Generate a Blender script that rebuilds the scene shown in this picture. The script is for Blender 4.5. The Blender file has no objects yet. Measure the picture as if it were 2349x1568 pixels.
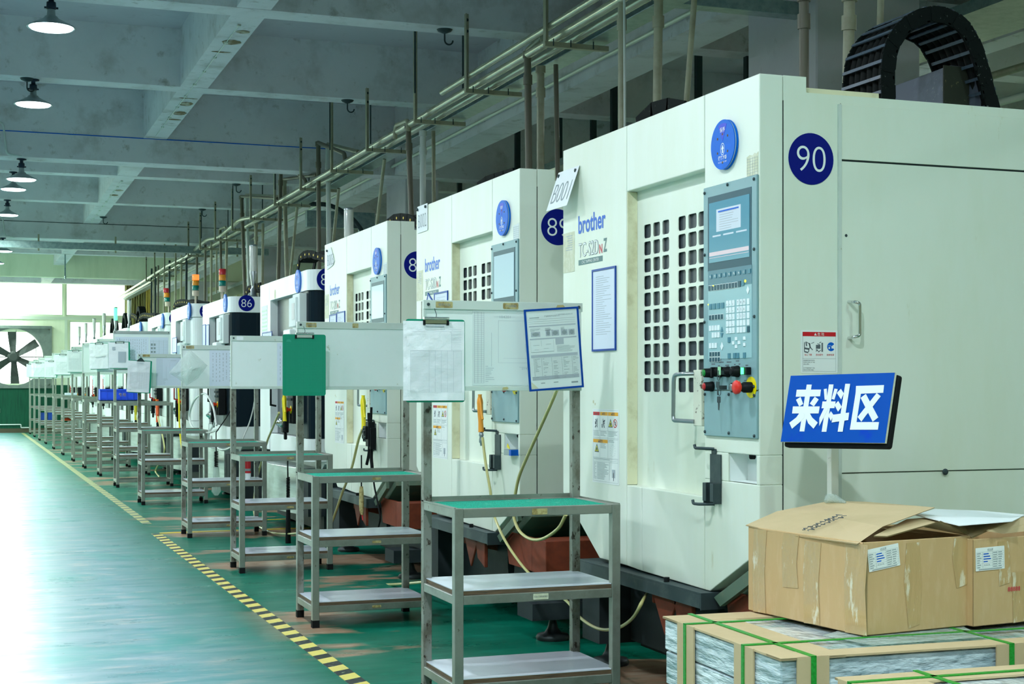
import bpy, bmesh, math, random
from mathutils import Vector, Matrix
random.seed(7)
sc = bpy.context.scene
COL = sc.collection

# ------------------------------------------------------------------ camera, world, exposure
F_PX, HOR, CX, HC = 3400.0, 886.0, 1174.5, 1.30
TH = math.atan(1249.5/3400.0); SN = math.sin(TH); CS = math.cos(TH)
cam_d = bpy.data.cameras.new('camera'); cam = bpy.data.objects.new('camera', cam_d); COL.objects.link(cam)
cam.location = (0, 0, HC); cam.rotation_euler = (math.pi/2, 0, -TH)
cam_d.sensor_width = 36.0; cam_d.lens = F_PX/2349*36.0
cam_d.shift_y = (HOR-784.0)/2349.0
cam_d.clip_end = 200
sc.camera = cam
world = bpy.data.worlds.new('world'); sc.world = world; world.use_nodes = True
bgn = world.node_tree.nodes['Background']; bgn.inputs[1].default_value = 6.0
_nt = world.node_tree; _tc = _nt.nodes.new('ShaderNodeTexCoord'); _sp = _nt.nodes.new('ShaderNodeSeparateXYZ'); _mr = _nt.nodes.new('ShaderNodeMapRange'); _mx = _nt.nodes.new('ShaderNodeMix')
_mr.inputs[1].default_value = -.03; _mr.inputs[2].default_value = .0; _mx.data_type = 'RGBA'
_mx.inputs[6].default_value = (.55, .62, .48, 1); _mx.inputs[7].default_value = (.86, 1.0, .92, 1)      # ground outside, bright overcast sky
_nt.links.new(_tc.outputs['Generated'], _sp.inputs[0]); _nt.links.new(_sp.outputs['Z'], _mr.inputs[0]); _nt.links.new(_mr.outputs[0], _mx.inputs[0]); _nt.links.new(_mx.outputs[2], bgn.inputs[0])
vs = sc.view_settings; vs.view_transform = 'Standard'; vs.look = 'None'; vs.gamma = 1.0; vs.use_curve_mapping = False
vs.exposure = 0.0
LAMP_W = 63.0

# measuring helpers: where a sight line of the photo meets a known upright plane or level
def X_(px, X, py):            # plane X = const
    k = (px-CX)/F_PX; Y = X*(CS-k*SN)/(SN+k*CS); d = X*SN+Y*CS
    return Vector((X, Y, HC-(py-HOR)/F_PX*d))
def Y_(px, Y, py):            # plane Y = const
    k = (px-CX)/F_PX; X = Y*(SN+k*CS)/(CS-k*SN); d = X*SN+Y*CS
    return Vector((X, Y, HC-(py-HOR)/F_PX*d))
def D_(px, py, d):            # given distance along the view axis
    u = (px-CX)/F_PX*d
    return Vector((u*CS+d*SN, d*CS-u*SN, HC-(py-HOR)/F_PX*d))

# ------------------------------------------------------------------ materials
M = {}
def mat(name, col, rough=.5, metal=0., n=None, bump=None, spec=None, emis=None, coat=0., stretch=(1, 1, 1), alpha=None, trans=0.):
    if spec is None: spec = .2 if max(col) < .12 else (.35 if min(col) < .05 else .5)
    m = bpy.data.materials.new(name); m.use_nodes = True; nt = m.node_tree; b = nt.nodes['Principled BSDF']
    b.inputs['Base Color'].default_value = (*col, 1); b.inputs['Roughness'].default_value = rough
    b.inputs['Metallic'].default_value = metal; b.inputs['Specular IOR Level'].default_value = spec
    b.inputs['Coat Weight'].default_value = coat
    if trans: b.inputs['Transmission Weight'].default_value = trans
    if alpha is not None: b.inputs['Alpha'].default_value = alpha
    if emis: b.inputs['Emission Color'].default_value = (*emis[0], 1); b.inputs['Emission Strength'].default_value = emis[1]
    if n or bump:
        tc = nt.nodes.new('ShaderNodeTexCoord'); mp = nt.nodes.new('ShaderNodeMapping'); mp.inputs['Scale'].default_value = stretch
        nt.links.new(tc.outputs['Object'], mp.inputs[0])
    if n:   # list of (scale, lo, hi, colour)
        prev = None
        for (s, lo, hi, c2) in n:
            no = nt.nodes.new('ShaderNodeTexNoise'); no.inputs['Scale'].default_value = s; no.inputs['Detail'].default_value = 6; no.inputs['Roughness'].default_value = .65
            nt.links.new(mp.outputs[0], no.inputs['Vector'])
            mr = nt.nodes.new('ShaderNodeMapRange'); mr.inputs[1].default_value = lo; mr.inputs[2].default_value = hi; mr.clamp = True
            nt.links.new(no.outputs['Fac'], mr.inputs[0])
            mx = nt.nodes.new('ShaderNodeMix'); mx.data_type = 'RGBA'
            nt.links.new(mr.outputs[0], mx.inputs[0])
            if prev is None: mx.inputs[6].default_value = (*col, 1)
            else: nt.links.new(prev, mx.inputs[6])
            mx.inputs[7].default_value = (*c2, 1); prev = mx.outputs[2]
        nt.links.new(prev, b.inputs['Base Color'])
    if bump:
        no = nt.nodes.new('ShaderNodeTexNoise'); no.inputs['Scale'].default_value = bump[0]; no.inputs['Detail'].default_value = 4
        nt.links.new(mp.outputs[0], no.inputs['Vector'])
        bp = nt.nodes.new('ShaderNodeBump'); bp.inputs['Strength'].default_value = bump[1]; bp.inputs['Distance'].default_value = bump[2] if len(bump) > 2 else .01
        nt.links.new(no.outputs['Fac'], bp.inputs['Height']); nt.links.new(bp.outputs[0], b.inputs['Normal'])
    M[name] = m
    return m
mat('cream_paint', (.79, .855, .745), .42, n=[(2.2, .45, .75, (.74, .80, .64)), (9, .66, .74, (.60, .62, .42))], stretch=(1, 1, .25))
mat('white_paint', (.86, .92, .90), .4, n=[(2.5, .5, .8, (.78, .84, .80))], stretch=(1, 1, .3))
mat('beige_top', (.78, .76, .52), .5, n=[(8, .5, .75, (.55, .50, .28))])
mat('panel_grey', (.235, .40, .42), .45, n=[(5, .5, .8, (.20, .34, .36))])
mat('membrane', (.33, .55, .57), .4)
mat('membrane_dark', (.055, .19, .25), .35)
mat('black_paint', (.006, .016, .024), .35, spec=.1)
mat('black_plastic', (.009, .011, .012), .45, spec=.12)
mat('dark_steel', (.05, .075, .08), .5, n=[(7, .5, .7, (.09, .12, .12))], metal=.3)
mat('casting', (.026, .036, .040), .6, n=[(5, .5, .8, (.04, .05, .05))], bump=(60, .2, .003))
mat('orange_primer', (.24, .045, .018), .65, n=[(6, .45, .7, (.13, .028, .014))])
mat('painted_shade_green', (.10, .16, .11), .5, n=[(5, .5, .7, (.20, .2, .12))])
mat('stainless', (.50, .54, .53), .34, .85, n=[(3, .4, .7, (.36, .40, .38))], bump=(8, .15, .002), stretch=(1, 1, 8))
mat('rack_steel', (.30, .325, .28), .42, .5, n=[(6, .45, .7, (.21, .23, .19)), (26, .655, .70, (.10, .075, .045))], bump=(25, .15, .002))
mat('rack_steel_rusty', (.29, .305, .265), .5, .45, n=[(9, .48, .62, (.16, .15, .115)), (38, .58, .64, (.055, .04, .028))], bump=(30, .3, .003), stretch=(1, 1, .6))
mat('shelf_white', (.70, .75, .84), .22, n=[(4, .5, .8, (.62, .68, .78))])
mat('plywood', (.16, .10, .05), .7, n=[(30, .4, .65, (.06, .045, .03))], stretch=(.3, .3, 6))
mat('mat_green', (.0, .52, .34), .75, n=[(220, .45, .6, (.0, .16, .11)), (14, .62, .7, (.15, .5, .36))], bump=(300, .8, .004))
mat('rubber', (.010, .012, .012), .7, spec=.1)
mat('board_white', (.84, .92, .89), .35, n=[(5, .5, .8, (.78, .88, .83)), (12, .68, .74, (.42, .46, .30))])
mat('strip_paint', (.62, .70, .64), .4, n=[(7, .5, .75, (.55, .62, .54)), (14, .66, .7, (.35, .30, .14))])
mat('tape_old', (.52, .45, .20), .5, n=[(40, .45, .6, (.30, .22, .07))])
mat('glue_stain', (.62, .60, .40), .6)
mat('paper', (.88, .92, .93), .7, bump=(14, .5, .02))
mat('paper_flat', (.82, .87, .88), .65)
mat('paper_blue', (.72, .80, .90), .6)
mat('paper_dim', (.74, .82, .80), .6)
mat('ink', (.10, .12, .14), .7)
mat('ink_soft', (.44, .50, .54), .7)
mat('ink_mid', (.28, .34, .35), .7)
mat('clip_green', (.0, .30, .17), .35, n=[(300, .5, .6, (.0, .26, .15))])
mat('clip_line', (.03, .38, .25), .4)
mat('frame_blue', (.0, .055, .34), .4, spec=.2)
mat('logo_blue', (.0, .12, .62), .4, spec=.2)
mat('status_blue', (.0, .14, .66), .4, spec=.1, n=[(6, .55, .75, (.0, .17, .85))])
mat('status_dark', (.0, .04, .62), .4)
mat('navy', (.0, .006, .20), .4, spec=.15)
mat('letter_white', (.85, .90, .88), .5)
mat('label_red', (.62, .01, .02), .5)
mat('label_orange', (.92, .42, .01), .5)
mat('label_yellow', (.85, .80, .02), .5)
mat('logo_red', (.62, .05, .07), .5)
mat('logo_teal', (.09, .20, .20), .5)
mat('chrome', (.72, .74, .74), .16, 1.)
mat('steel_tube', (.42, .46, .48), .28, .9)
mat('yellowed', (.62, .64, .45), .55, n=[(30, .45, .6, (.72, .74, .58))])
mat('key_white', (.84, .92, .93), .5)
mat('key_dark', (.02, .09, .12), .45)
mat('key_teal', (.07, .24, .31), .45)
mat('btn_green', (.0, .26, .03), .3, coat=.5)
mat('btn_red', (.50, .01, .015), .3, coat=.4)
mat('estop_red', (.80, .03, .02), .35, coat=.3)
mat('estop_yellow', (.90, .74, .0), .4)
mat('led_green', (.0, .9, .15), .4, emis=((.05, 1, .2), 5))
mat('led_yellow', (.9, .9, .05), .4, emis=((.9, 1, .05), 2))
mat('screen_glow', (.08, .22, .30), .12, emis=((.12, .38, .50), .35), coat=.6)
mat('screen_page', (.35, .44, .52), .3, emis=((.60, .68, .75), .35))
mat('screen_pink', (.45, .38, .42), .3, emis=((.75, .60, .65), .35))
mat('screen_film', (.25, .42, .52), .3, emis=((.45, .62, .70), .12), coat=.15)
mat('mesh_grey', (.060, .075, .085), .35, spec=.4, n=[(7, .4, .7, (.04, .05, .06))], stretch=(1, 1, 5))
mat('rust', (.16, .09, .04), .8)
mat('chipped', (.72, .74, .60), .5, n=[(36, .57, .62, (.10, .06, .03))])
mat('cardboard', (.60, .40, .19), .7, n=[(3, .4, .75, (.52, .34, .155)), (40, .5, .8, (.64, .45, .24))], bump=(60, .12, .002), stretch=(1, 1, .25))
mat('cardboard_light', (.62, .47, .27), .7, n=[(5, .4, .75, (.54, .41, .22))])
mat('carton_edge', (.30, .22, .10), .8)
mat('packing_tape', (.56, .375, .17), .12, coat=1., n=[(30, .58, .66, (.78, .70, .52))], bump=(22, .8, .012), stretch=(1, 1, .3))
mat('stretch_film', (.36, .47, .51), .13, n=[(5, .4, .62, (.72, .82, .85)), (14, .56, .68, (.24, .34, .38))], bump=(11, .9, .02), stretch=(1, .6, 3.2), coat=.6)  # pale streaks put glossy brightness into the film colour
mat('strap_green', (.02, .36, .04), .35, n=[(150, .4, .6, (.01, .26, .02))])
mat('sign_blue', (.0, .08, .46), .4, spec=.12, n=[(8, .6, .8, (.0, .03, .55))])
mat('sign_pole', (.74, .76, .66), .5, n=[(22, .62, .68, (.2, .14, .07))])
mat('hose', (.56, .52, .20), .2, coat=.6)
mat('hose_clear', (.66, .70, .66), .2, coat=.5)
mat('gun_orange', (.90, .36, .04), .4)
mat('gun_yellow', (.90, .74, .02), .4)
mat('gun_red', (.75, .10, .02), .4)
mat('pipe_tan', (.34, .34, .24), .42, n=[(7, .45, .7, (.25, .24, .16))])
mat('pipe_white', (.56, .62, .60), .4)
mat('pipe_brown', (.13, .12, .085), .45)
mat('pipe_main', (.44, .46, .35), .2, .35, n=[(3, .45, .7, (.36, .37, .27))])
mat('galvanised', (.30, .40, .41), .3, .75, n=[(16, .4, .65, (.20, .29, .30))])
mat('conduit_dark', (.03, .05, .055), .5)
mat('concrete_paint', (.51, .51, .55), .85, n=[(1.1, .45, .75, (.43, .42, .47)), (6, .60, .80, (.35, .34, .37))], bump=(5, .25, .01))
mat('beam_paint', (.68, .69, .72), .8, n=[(1.5, .45, .75, (.58, .59, .62)), (2.6, .52, .72, (.46, .46, .46)), (7, .60, .74, (.36, .355, .34))], bump=(5, .2, .01))
mat('cream_wall', (.72, .74, .44), .75, n=[(1.2, .4, .8, (.58, .62, .36))])
mat('pale_wall', (.74, .80, .60), .7, n=[(2.5, .5, .8, (.58, .66, .46))], stretch=(1, 1, .2))
mat('green_board', (.006, .085, .045), .5, n=[(6, .45, .7, (.004, .05, .03))], stretch=(4, 1, .3))
mat('skirt_brown', (.10, .085, .055), .6)
mat('alu', (.62, .70, .58), .4, .3)
mat('curtain', (.36, .33, .13), .85, n=[(10, .45, .7, (.24, .22, .09))], stretch=(8, 8, .4))
mat('curtain_yellow', (.80, .62, .16), .85)
mat('fan_dark', (.055, .065, .06), .6)
mat('fan_frame', (.16, .20, .18), .6, .2, n=[(8, .45, .7, (.12, .15, .14))])
mat('crate_blue', (.02, .09, .80), .35)
mat('crate_blue_dark', (.01, .07, .42), .4)
mat('cloth_orange', (.75, .10, .03), .8)
mat('cloth_white', (.75, .75, .72), .8)
mat('cloth_green', (.02, .55, .08), .8)
mat('lamp_metal', (.30, .36, .38), .4, .4)
mat('lamp_dark', (.015, .03, .055), .4)
mat('lamp_lens', (.9, .95, 1), .4, emis=((.80, .95, 1.0), 7.0))
mat('lens_red', (.5, .02, .03), .25, coat=.5)
mat('lens_red_on', (.8, .05, .02), .25, emis=((1, .12, .02), 3.0))
mat('lens_amber', (.75, .28, .02), .25, coat=.5)
mat('lens_green', (.0, .18, .14), .25, coat=.5)
mat('lens_green_on', (.1, .9, .3), .25, emis=((.1, 1, .35), 2.0))
mat('lens_clear', (.62, .64, .58), .25, coat=.5)
mat('stem_tan', (.60, .52, .40), .5)
mat('chain_black', (.008, .011, .011), .75, spec=.06, n=[(60, .66, .7, (.20, .24, .22))])
mat('chain_bar', (.06, .09, .13), .4, n=[(50, .55, .65, (.05, .06, .06))])
mat('chain_pin', (.85, .62, .05), .5)
mat('motor_grey', (.13, .16, .21), .55, n=[(60, .6, .68, (.30, .33, .34)), (4, .45, .6, (.09, .11, .15))])
mat('motor_dark', (.03, .035, .025), .6, n=[(50, .62, .68, (.14, .13, .07))])
mat('grease_red', (.62, .02, .03), .35)
mat('foot_metal', (.04, .05, .05), .45, .6)
mat('slot', (.02, .03, .03), .7)
mat('green_tint', (.35, .72, .40), .4)
mat('rust_stain', (.30, .24, .12), .8)

def glass_mat():
    m = bpy.data.materials.new('window_glass'); m.use_nodes = True; nt = m.node_tree; nt.nodes.clear()
    o = nt.nodes.new('ShaderNodeOutputMaterial'); t = nt.nodes.new('ShaderNodeBsdfTransparent'); g = nt.nodes.new('ShaderNodeBsdfGlossy')
    mx = nt.nodes.new('ShaderNodeMixShader'); g.inputs['Roughness'].default_value = .03; t.inputs[0].default_value = (.93, .98, .94, 1)
    mx.inputs[0].default_value = .06
    nt.links.new(t.outputs[0], mx.inputs[1]); nt.links.new(g.outputs[0], mx.inputs[2]); nt.links.new(mx.outputs[0], o.inputs[0])
    M['window_glass'] = m
    m = m.copy(); m.name = 'plastic_film'; mx = [x for x in m.node_tree.nodes if x.type == 'MIX_SHADER'][0]; mx.inputs[0].default_value = .30
    d = m.node_tree.nodes.new('ShaderNodeBsdfPrincipled'); d.inputs['Base Color'].default_value = (.75, .86, .82, 1); d.inputs['Roughness'].default_value = .15
    m.node_tree.links.new(d.outputs[0], mx.inputs[2]); mx.inputs[0].default_value = .42
    no = m.node_tree.nodes.new('ShaderNodeTexNoise'); no.inputs['Scale'].default_value = 9; bp = m.node_tree.nodes.new('ShaderNodeBump'); bp.inputs['Strength'].default_value = .8; bp.inputs['Distance'].default_value = .02
    m.node_tree.links.new(no.outputs['Fac'], bp.inputs['Height']); m.node_tree.links.new(bp.outputs[0], d.inputs['Normal'])
    M['plastic_film'] = m
    m2 = m.copy(); m2.name = 'clear_tape'; mx = [x for x in m2.node_tree.nodes if x.type == 'MIX_SHADER'][0]; mx.inputs[0].default_value = .13
    [x for x in m2.node_tree.nodes if x.type == 'TEX_NOISE'][0].inputs['Scale'].default_value = 28
    M['clear_tape'] = m2
glass_mat()

def floor_mat():
    m = bpy.data.materials.new('epoxy_floor'); m.use_nodes = True; nt = m.node_tree; b = nt.nodes['Principled BSDF']; L = nt.links
    g = nt.nodes.new('ShaderNodeNewGeometry')
    def noise(scale, sx, sy, det=6, rough=.65, loc=0.):
        mp = nt.nodes.new('ShaderNodeMapping'); mp.inputs['Scale'].default_value = (sx, sy, 1); mp.inputs['Location'].default_value = (loc, loc, 0)
        L.new(g.outputs['Position'], mp.inputs[0]); n = nt.nodes.new('ShaderNodeTexNoise'); n.inputs['Scale'].default_value = scale
        n.inputs['Detail'].default_value = det; n.inputs['Roughness'].default_value = rough; L.new(mp.outputs[0], n.inputs['Vector']); return n.outputs['Fac']
    def rng(v, lo, hi, a=0., c=1.):
        r = nt.nodes.new('ShaderNodeMapRange'); r.inputs[1].default_value = lo; r.inputs[2].default_value = hi; r.inputs[3].default_value = a; r.inputs[4].default_value = c; L.new(v, r.inputs[0]); return r.outputs[0]
    def mix(f, a, c):
        x = nt.nodes.new('ShaderNodeMix'); x.data_type = 'RGBA'
        if f is not None: L.new(f, x.inputs[0])
        for i, q in ((6, a), (7, c)):
            if isinstance(q, tuple): x.inputs[i].default_value = (*q, 1)
            else: L.new(q, x.inputs[i])
        return x.outputs[2]
    def mul(a, c):
        x = nt.nodes.new('ShaderNodeMath'); x.operation = 'MULTIPLY'; L.new(a, x.inputs[0]); L.new(c, x.inputs[1]); return x.outputs[0]
    sep = nt.nodes.new('ShaderNodeSeparateXYZ'); L.new(g.outputs['Position'], sep.inputs[0])
    green = mix(rng(noise(1.3, 1, 1), .4, .7), (.0, .165, .10), (.0, .12, .07))
    green = mix(rng(noise(5, .6, 2.2, loc=4), .52, .70), green, (.004, .22, .145))
    # trodden aisle: paler, scuffed paint
    aisle = rng(sep.outputs['X'], 1.55, .9)
    scuff = rng(noise(3.2, .55, 2.4, 8, .7, 9), .36, .66)
    worn = mix(scuff, (.12, .34, .36), (.34, .47, .51))
    worn = mix(rng(noise(5, .6, 1.8, 8, .7, 19), .52, .72), worn, (.58, .56, .53))
    worn = mix(rng(noise(1.1, 1, 1, 5, .65, 31), .50, .72), worn, (.06, .38, .35))
    c = mix(aisle, green, worn)
    # bare patches between the racks
    bare = mul(rng(noise(.9, .5, .95, 5, .6, 22.3), .53, .57), rng(sep.outputs['X'], 1.4, 1.75))
    c = mix(bare, c, mix(rng(noise(9, .6, 2), .45, .7), (.34, .20, .12), (.44, .36, .26)))
    specks = rng(noise(42, 1, 1, 2, .5), .73, .76); c = mix(specks, c, (.05, .10, .10))
    L.new(c, b.inputs['Base Color'])
    L.new(rng(noise(2.2, .6, 1.8, 6, .6, 3), .3, .75, .25, .40), b.inputs['Roughness'])
    b.inputs['Specular IOR Level'].default_value = .25
    bp = nt.nodes.new('ShaderNodeBump'); bp.inputs['Strength'].default_value = .10; bp.inputs['Distance'].default_value = .006
    L.new(noise(9, 1, 1, 6, .7), bp.inputs['Height']); L.new(bp.outputs[0], b.inputs['Normal'])
    M['epoxy_floor'] = m
floor_mat()

def stripe_mat(name, period, duty, dark, light):
    m = bpy.data.materials.new(name); m.use_nodes = True; nt = m.node_tree; b = nt.nodes['Principled BSDF']; L = nt.links
    tc = nt.nodes.new('ShaderNodeTexCoord'); s = nt.nodes.new('ShaderNodeSeparateXYZ'); L.new(tc.outputs['Object'], s.inputs[0])
    d = nt.nodes.new('ShaderNodeMath'); d.operation = 'DIVIDE'; d.inputs[1].default_value = period
    ad = nt.nodes.new('ShaderNodeMath'); ad.operation = 'MULTIPLY_ADD'; ad.inputs[1].default_value = -.6; L.new(s.outputs['X'], ad.inputs[0]); L.new(s.outputs['Y'], ad.inputs[2])
    L.new(ad.outputs[0], d.inputs[0])
    fr = nt.nodes.new('ShaderNodeMath'); fr.operation = 'FRACT'; L.new(d.outputs[0], fr.inputs[0])
    gt = nt.nodes.new('ShaderNodeMath'); gt.operation = 'GREATER_THAN'; gt.inputs[1].default_value = duty; L.new(fr.outputs[0], gt.inputs[0])
    mx = nt.nodes.new('ShaderNodeMix'); mx.data_type = 'RGBA'; mx.inputs[6].default_value = (*dark, 1); mx.inputs[7].default_value = (*light, 1)
    L.new(gt.outputs[0], mx.inputs[0])
    no = nt.nodes.new('ShaderNodeTexNoise'); no.inputs['Scale'].default_value = 30; no.inputs['Detail'].default_value = 5; L.new(tc.outputs['Object'], no.inputs['Vector'])
    mr = nt.nodes.new('ShaderNodeMapRange'); mr.inputs[1].default_value = .62; mr.inputs[2].default_value = .70; L.new(no.outputs['Fac'], mr.inputs[0])
    m2 = nt.nodes.new('ShaderNodeMix'); m2.data_type = 'RGBA'; m2.inputs[7].default_value = (.30, .36, .22, 1); L.new(mr.outputs[0], m2.inputs[0]); L.new(mx.outputs[2], m2.inputs[6])
    L.new(m2.outputs[2], b.inputs['Base Color']); b.inputs['Roughness'].default_value = .4
    M[name] = m
stripe_mat('hazard', .21, .47, (.018, .022, .024), (.80, .68, .16))
stripe_mat('hazard_worn', .30, .5, (.16, .22, .13), (.52, .50, .18))

# ------------------------------------------------------------------ mesh building
EX, EY, EZ = Vector((1, 0, 0)), Vector((0, 1, 0)), Vector((0, 0, 1))
class MB:
    def __init__(s): s.v = []; s.f = []; s.m = []; s.s = []
    def add(s, vs_, fs, mi=0, sm=False):
        o = len(s.v); s.v += [tuple(v) for v in vs_]
        for f in fs: s.f.append(tuple(i+o for i in f)); s.m.append(mi); s.s.append(sm)
        return s
    def box(s, x0, x1, y0, y1, z0, z1, mi=0):
        v = [(x, y, z) for x in (x0, x1) for y in (y0, y1) for z in (z0, z1)]
        return s.add(v, [(0, 1, 3, 2), (4, 6, 7, 5), (0, 4, 5, 1), (2, 3, 7, 6), (0, 2, 6, 4), (1, 5, 7, 3)], mi)
    def prism(s, poly, vec, mi=0):       # poly: 3D points, extruded by vec
        n = len(poly); vec = Vector(vec); p = [Vector(a) for a in poly]
        nr = Vector((0, 0, 0))
        for i in range(n): nr += p[i].cross(p[(i+1) % n])
        if nr.dot(vec) > 0: p = p[::-1]
        return s.add(p+[a+vec for a in p], [tuple(range(n)), tuple(range(2*n-1, n-1, -1))]+[(i, i+n, (i+1) % n+n, (i+1) % n)[::-1] if False else ((i+1) % n, i, i+n, (i+1) % n+n) for i in range(n)], mi)
    def obox(s, o, a, b, c, mi=0):       # oriented box, corner o, edges a b c
        o, a, b, c = map(Vector, (o, a, b, c))
        return s.prism([o, o+a, o+a+b, o+b], c, mi)
    def tube(s, pts, r, n=10, mi=0, cap=True):
        pts = [Vector(p) for p in pts]; rs = r if isinstance(r, (list, tuple)) else [r]*len(pts)
        t0 = (pts[1]-pts[0]).normalized(); up = EZ if abs(t0.z) < .9 else EX
        a = t0.cross(up).normalized(); V = []; N = len(pts)
        for i, p in enumerate(pts):
            if i == 0: t = t0
            elif i == N-1: t = (pts[-1]-pts[-2]).normalized()
            else:
                t = (pts[i+1]-p).normalized()+(p-pts[i-1]).normalized()
                t = t.normalized() if t.length > 1e-6 else t0
            a = (a-t*a.dot(t)).normalized(); b = t.cross(a)
            k = 1.
            if 0 < i < N-1:
                cs = (p-pts[i-1]).normalized().dot(t); k = 1/max(cs, .5)
            for j in range(n):
                q = 2*math.pi*j/n; V.append(p+(a*math.cos(q)+b*math.sin(q))*rs[i]*(k if rs[i] else 1))
        fs = [(i*n+j, (i+1)*n+j, (i+1)*n+(j+1) % n, i*n+(j+1) % n)[::-1] for i in range(N-1) for j in range(n)]
        s.add(V, fs, mi, True)
        if cap: s.add(V[:n], [tuple(range(n))], mi); s.add(V[-n:], [tuple(range(n))[::-1]], mi)
        return s
    def cyl(s, p0, p1, r0, r1=None, n=20, mi=0): return s.tube([p0, p1], [r0, r0 if r1 is None else r1], n, mi)
    def lathe(s, o, ax, prof, n=24, mi=0):   # prof: (along axis, radius)
        o, ax = Vector(o), Vector(ax).normalized(); return s.tube([o+ax*t for t, r in prof], [max(r, 1e-4) for t, r in prof], n, mi) if False else s._lathe(o, ax, prof, n, mi)
    def _lathe(s, o, ax, prof, n, mi):
        up = EZ if abs(ax.z) < .9 else EX; a = ax.cross(up).normalized(); b = ax.cross(a); V = []
        for t, r in prof:
            for j in range(n):
                q = 2*math.pi*j/n; V.append(o+ax*t+(a*math.cos(q)+b*math.sin(q))*max(r, 1e-4))
        N = len(prof)
        s.add(V, [(i*n+j, (i+1)*n+j, (i+1)*n+(j+1) % n, i*n+(j+1) % n) for i in range(N-1) for j in range(n)], mi, True)
        if prof[0][1] > .001: s.add(V[:n], [tuple(range(n))[::-1]], mi)
        if prof[-1][1] > .001: s.add(V[-n:], [tuple(range(n))], mi)
        return s
    def plate(s, o, ux, uy, poly, t, mi=0, lift=0.):   # 2D polygon in plane (o,ux,uy), thickness t along ux x uy
        o, ux, uy = Vector(o), Vector(ux), Vector(uy); nr = ux.cross(uy).normalized()
        p = [o+ux*a+uy*b+nr*lift for a, b in poly]
        return s.prism(p, nr*t, mi)
    def rect(s, o, ux, uy, x0, x1, y0, y1, t=.001, mi=0, lift=0., r=0.):
        return s.plate(o, ux, uy, rrect(x0, x1, y0, y1, r), t, mi, lift)
    def mesh2d(s, md, o, ux, uy, mi=0, lift=0., t=0.0006):
        o, ux, uy = Vector(o), Vector(ux), Vector(uy); nr = ux.cross(uy).normalized()
        vs_, fs = md
        return s.add([o+ux*a+uy*b+nr*(lift+t) for a, b in vs_], fs, mi)
    def build(s, name, mats, parent=None, bevel=0., seg=1, col=None):
        me = bpy.data.meshes.new(name); me.from_pydata(s.v, [], s.f)
        if not isinstance(mats, (list, tuple)): mats = [mats]
        for m in mats: me.materials.append(M[m])
        me.polygons.foreach_set('material_index', s.m); me.polygons.foreach_set('use_smooth', s.s)
        me.update(); ob = bpy.data.objects.new(name, me); COL.objects.link(ob)
        if parent: ob.parent = parent
        if bevel:
            md = ob.modifiers.new('edge', 'BEVEL'); md.width = bevel; md.segments = seg; md.limit_method = 'ANGLE'; md.angle_limit = math.radians(50)
        return ob
def rrect(x0, x1, y0, y1, r, k=4):
    if r <= 0: return [(x0, y0), (x1, y0), (x1, y1), (x0, y1)]
    out = []
    for cx_, cy_, a0 in ((x1-r, y0+r, -90), (x1-r, y1-r, 0), (x0+r, y1-r, 90), (x0+r, y0+r, 180)):
        for i in range(k+1):
            a = math.radians(a0+90*i/k); out.append((cx_+r*math.cos(a), cy_+r*math.sin(a)))
    return out
def circ(cx_, cy_, r, n=32, a0=0, a1=360):
    full = abs(a1-a0) >= 360
    return [(cx_+r*math.cos(math.radians(a0+(a1-a0)*i/(n if full else n-1))), cy_+r*math.sin(math.radians(a0+(a1-a0)*i/(n if full else n-1)))) for i in range(n)]
def fillet(pts, r=.05, k=4):
    pts = [Vector(p) for p in pts]; out = [pts[0]]
    for i in range(1, len(pts)-1):
        a, b, c = pts[i-1], pts[i], pts[i+1]; d1 = (a-b); d2 = (c-b); q = min(r, d1.length*.45, d2.length*.45)
        p1 = b+d1.normalized()*q; p2 = b+d2.normalized()*q
        for j in range(k+1):
            t = j/k; out.append(p1*(1-t)**2+b*2*t*(1-t)+p2*t*t)
    return out+[pts[-1]]
def smooth_path(pts, k=6):
    P = [Vector(p) for p in pts]; P = [P[0]*2-P[1]]+P+[P[-1]*2-P[-2]]; out = []
    for i in range(1, len(P)-2):
        for j in range(k):
            t = j/k; a, b, c, d = P[i-1], P[i], P[i+1], P[i+2]
            out.append(.5*((2*b)+(c-a)*t+(2*a-5*b+4*c-d)*t*t+(3*b-a-3*c+d)*t**3))
    return out+[P[-2]]
_TX = {}
def text2d(body, w=None, h=None, bold=0., anchor='c'):
    """outline of a string as flat 2D mesh, scaled to width w and/or height h"""
    key = (body, bold)
    if key not in _TX:
        cu = bpy.data.curves.new('t', 'FONT'); cu.body = body; cu.size = 1; cu.offset = bold; cu.resolution_u = 10 if len(body) <= 4 else (6 if len(body) <= 8 else 2)
        ob = bpy.data.objects.new('t', cu); COL.objects.link(ob); dg = bpy.context.evaluated_depsgraph_get()
        me = bpy.data.meshes.new_from_object(ob.evaluated_get(dg))
        vs_ = [(v.co.x, v.co.y) for v in me.vertices]; fs = [tuple(p.vertices) for p in me.polygons]
        bpy.data.objects.remove(ob); bpy.data.curves.remove(cu); bpy.data.meshes.remove(me); _TX[key] = (vs_, fs)
    vs_, fs = _TX[key]
    if not vs_: return ([], [])
    x0 = min(v[0] for v in vs_); x1 = max(v[0] for v in vs_); y0 = min(v[1] for v in vs_); y1 = max(v[1] for v in vs_)
    sx = w/(x1-x0) if w else None; sy = h/(y1-y0) if h else None
    sx = sx or sy; sy = sy or sx
    ax = {'c': (x0+x1)/2, 'l': x0, 'r': x1}[anchor]; ay = (y0+y1)/2
    return ([((a-ax)*sx, (b-ay)*sy) for a, b in vs_], fs)
def shift2d(md, dx, dy): return ([(a+dx, b+dy) for a, b in md[0]], md[1])

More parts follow.
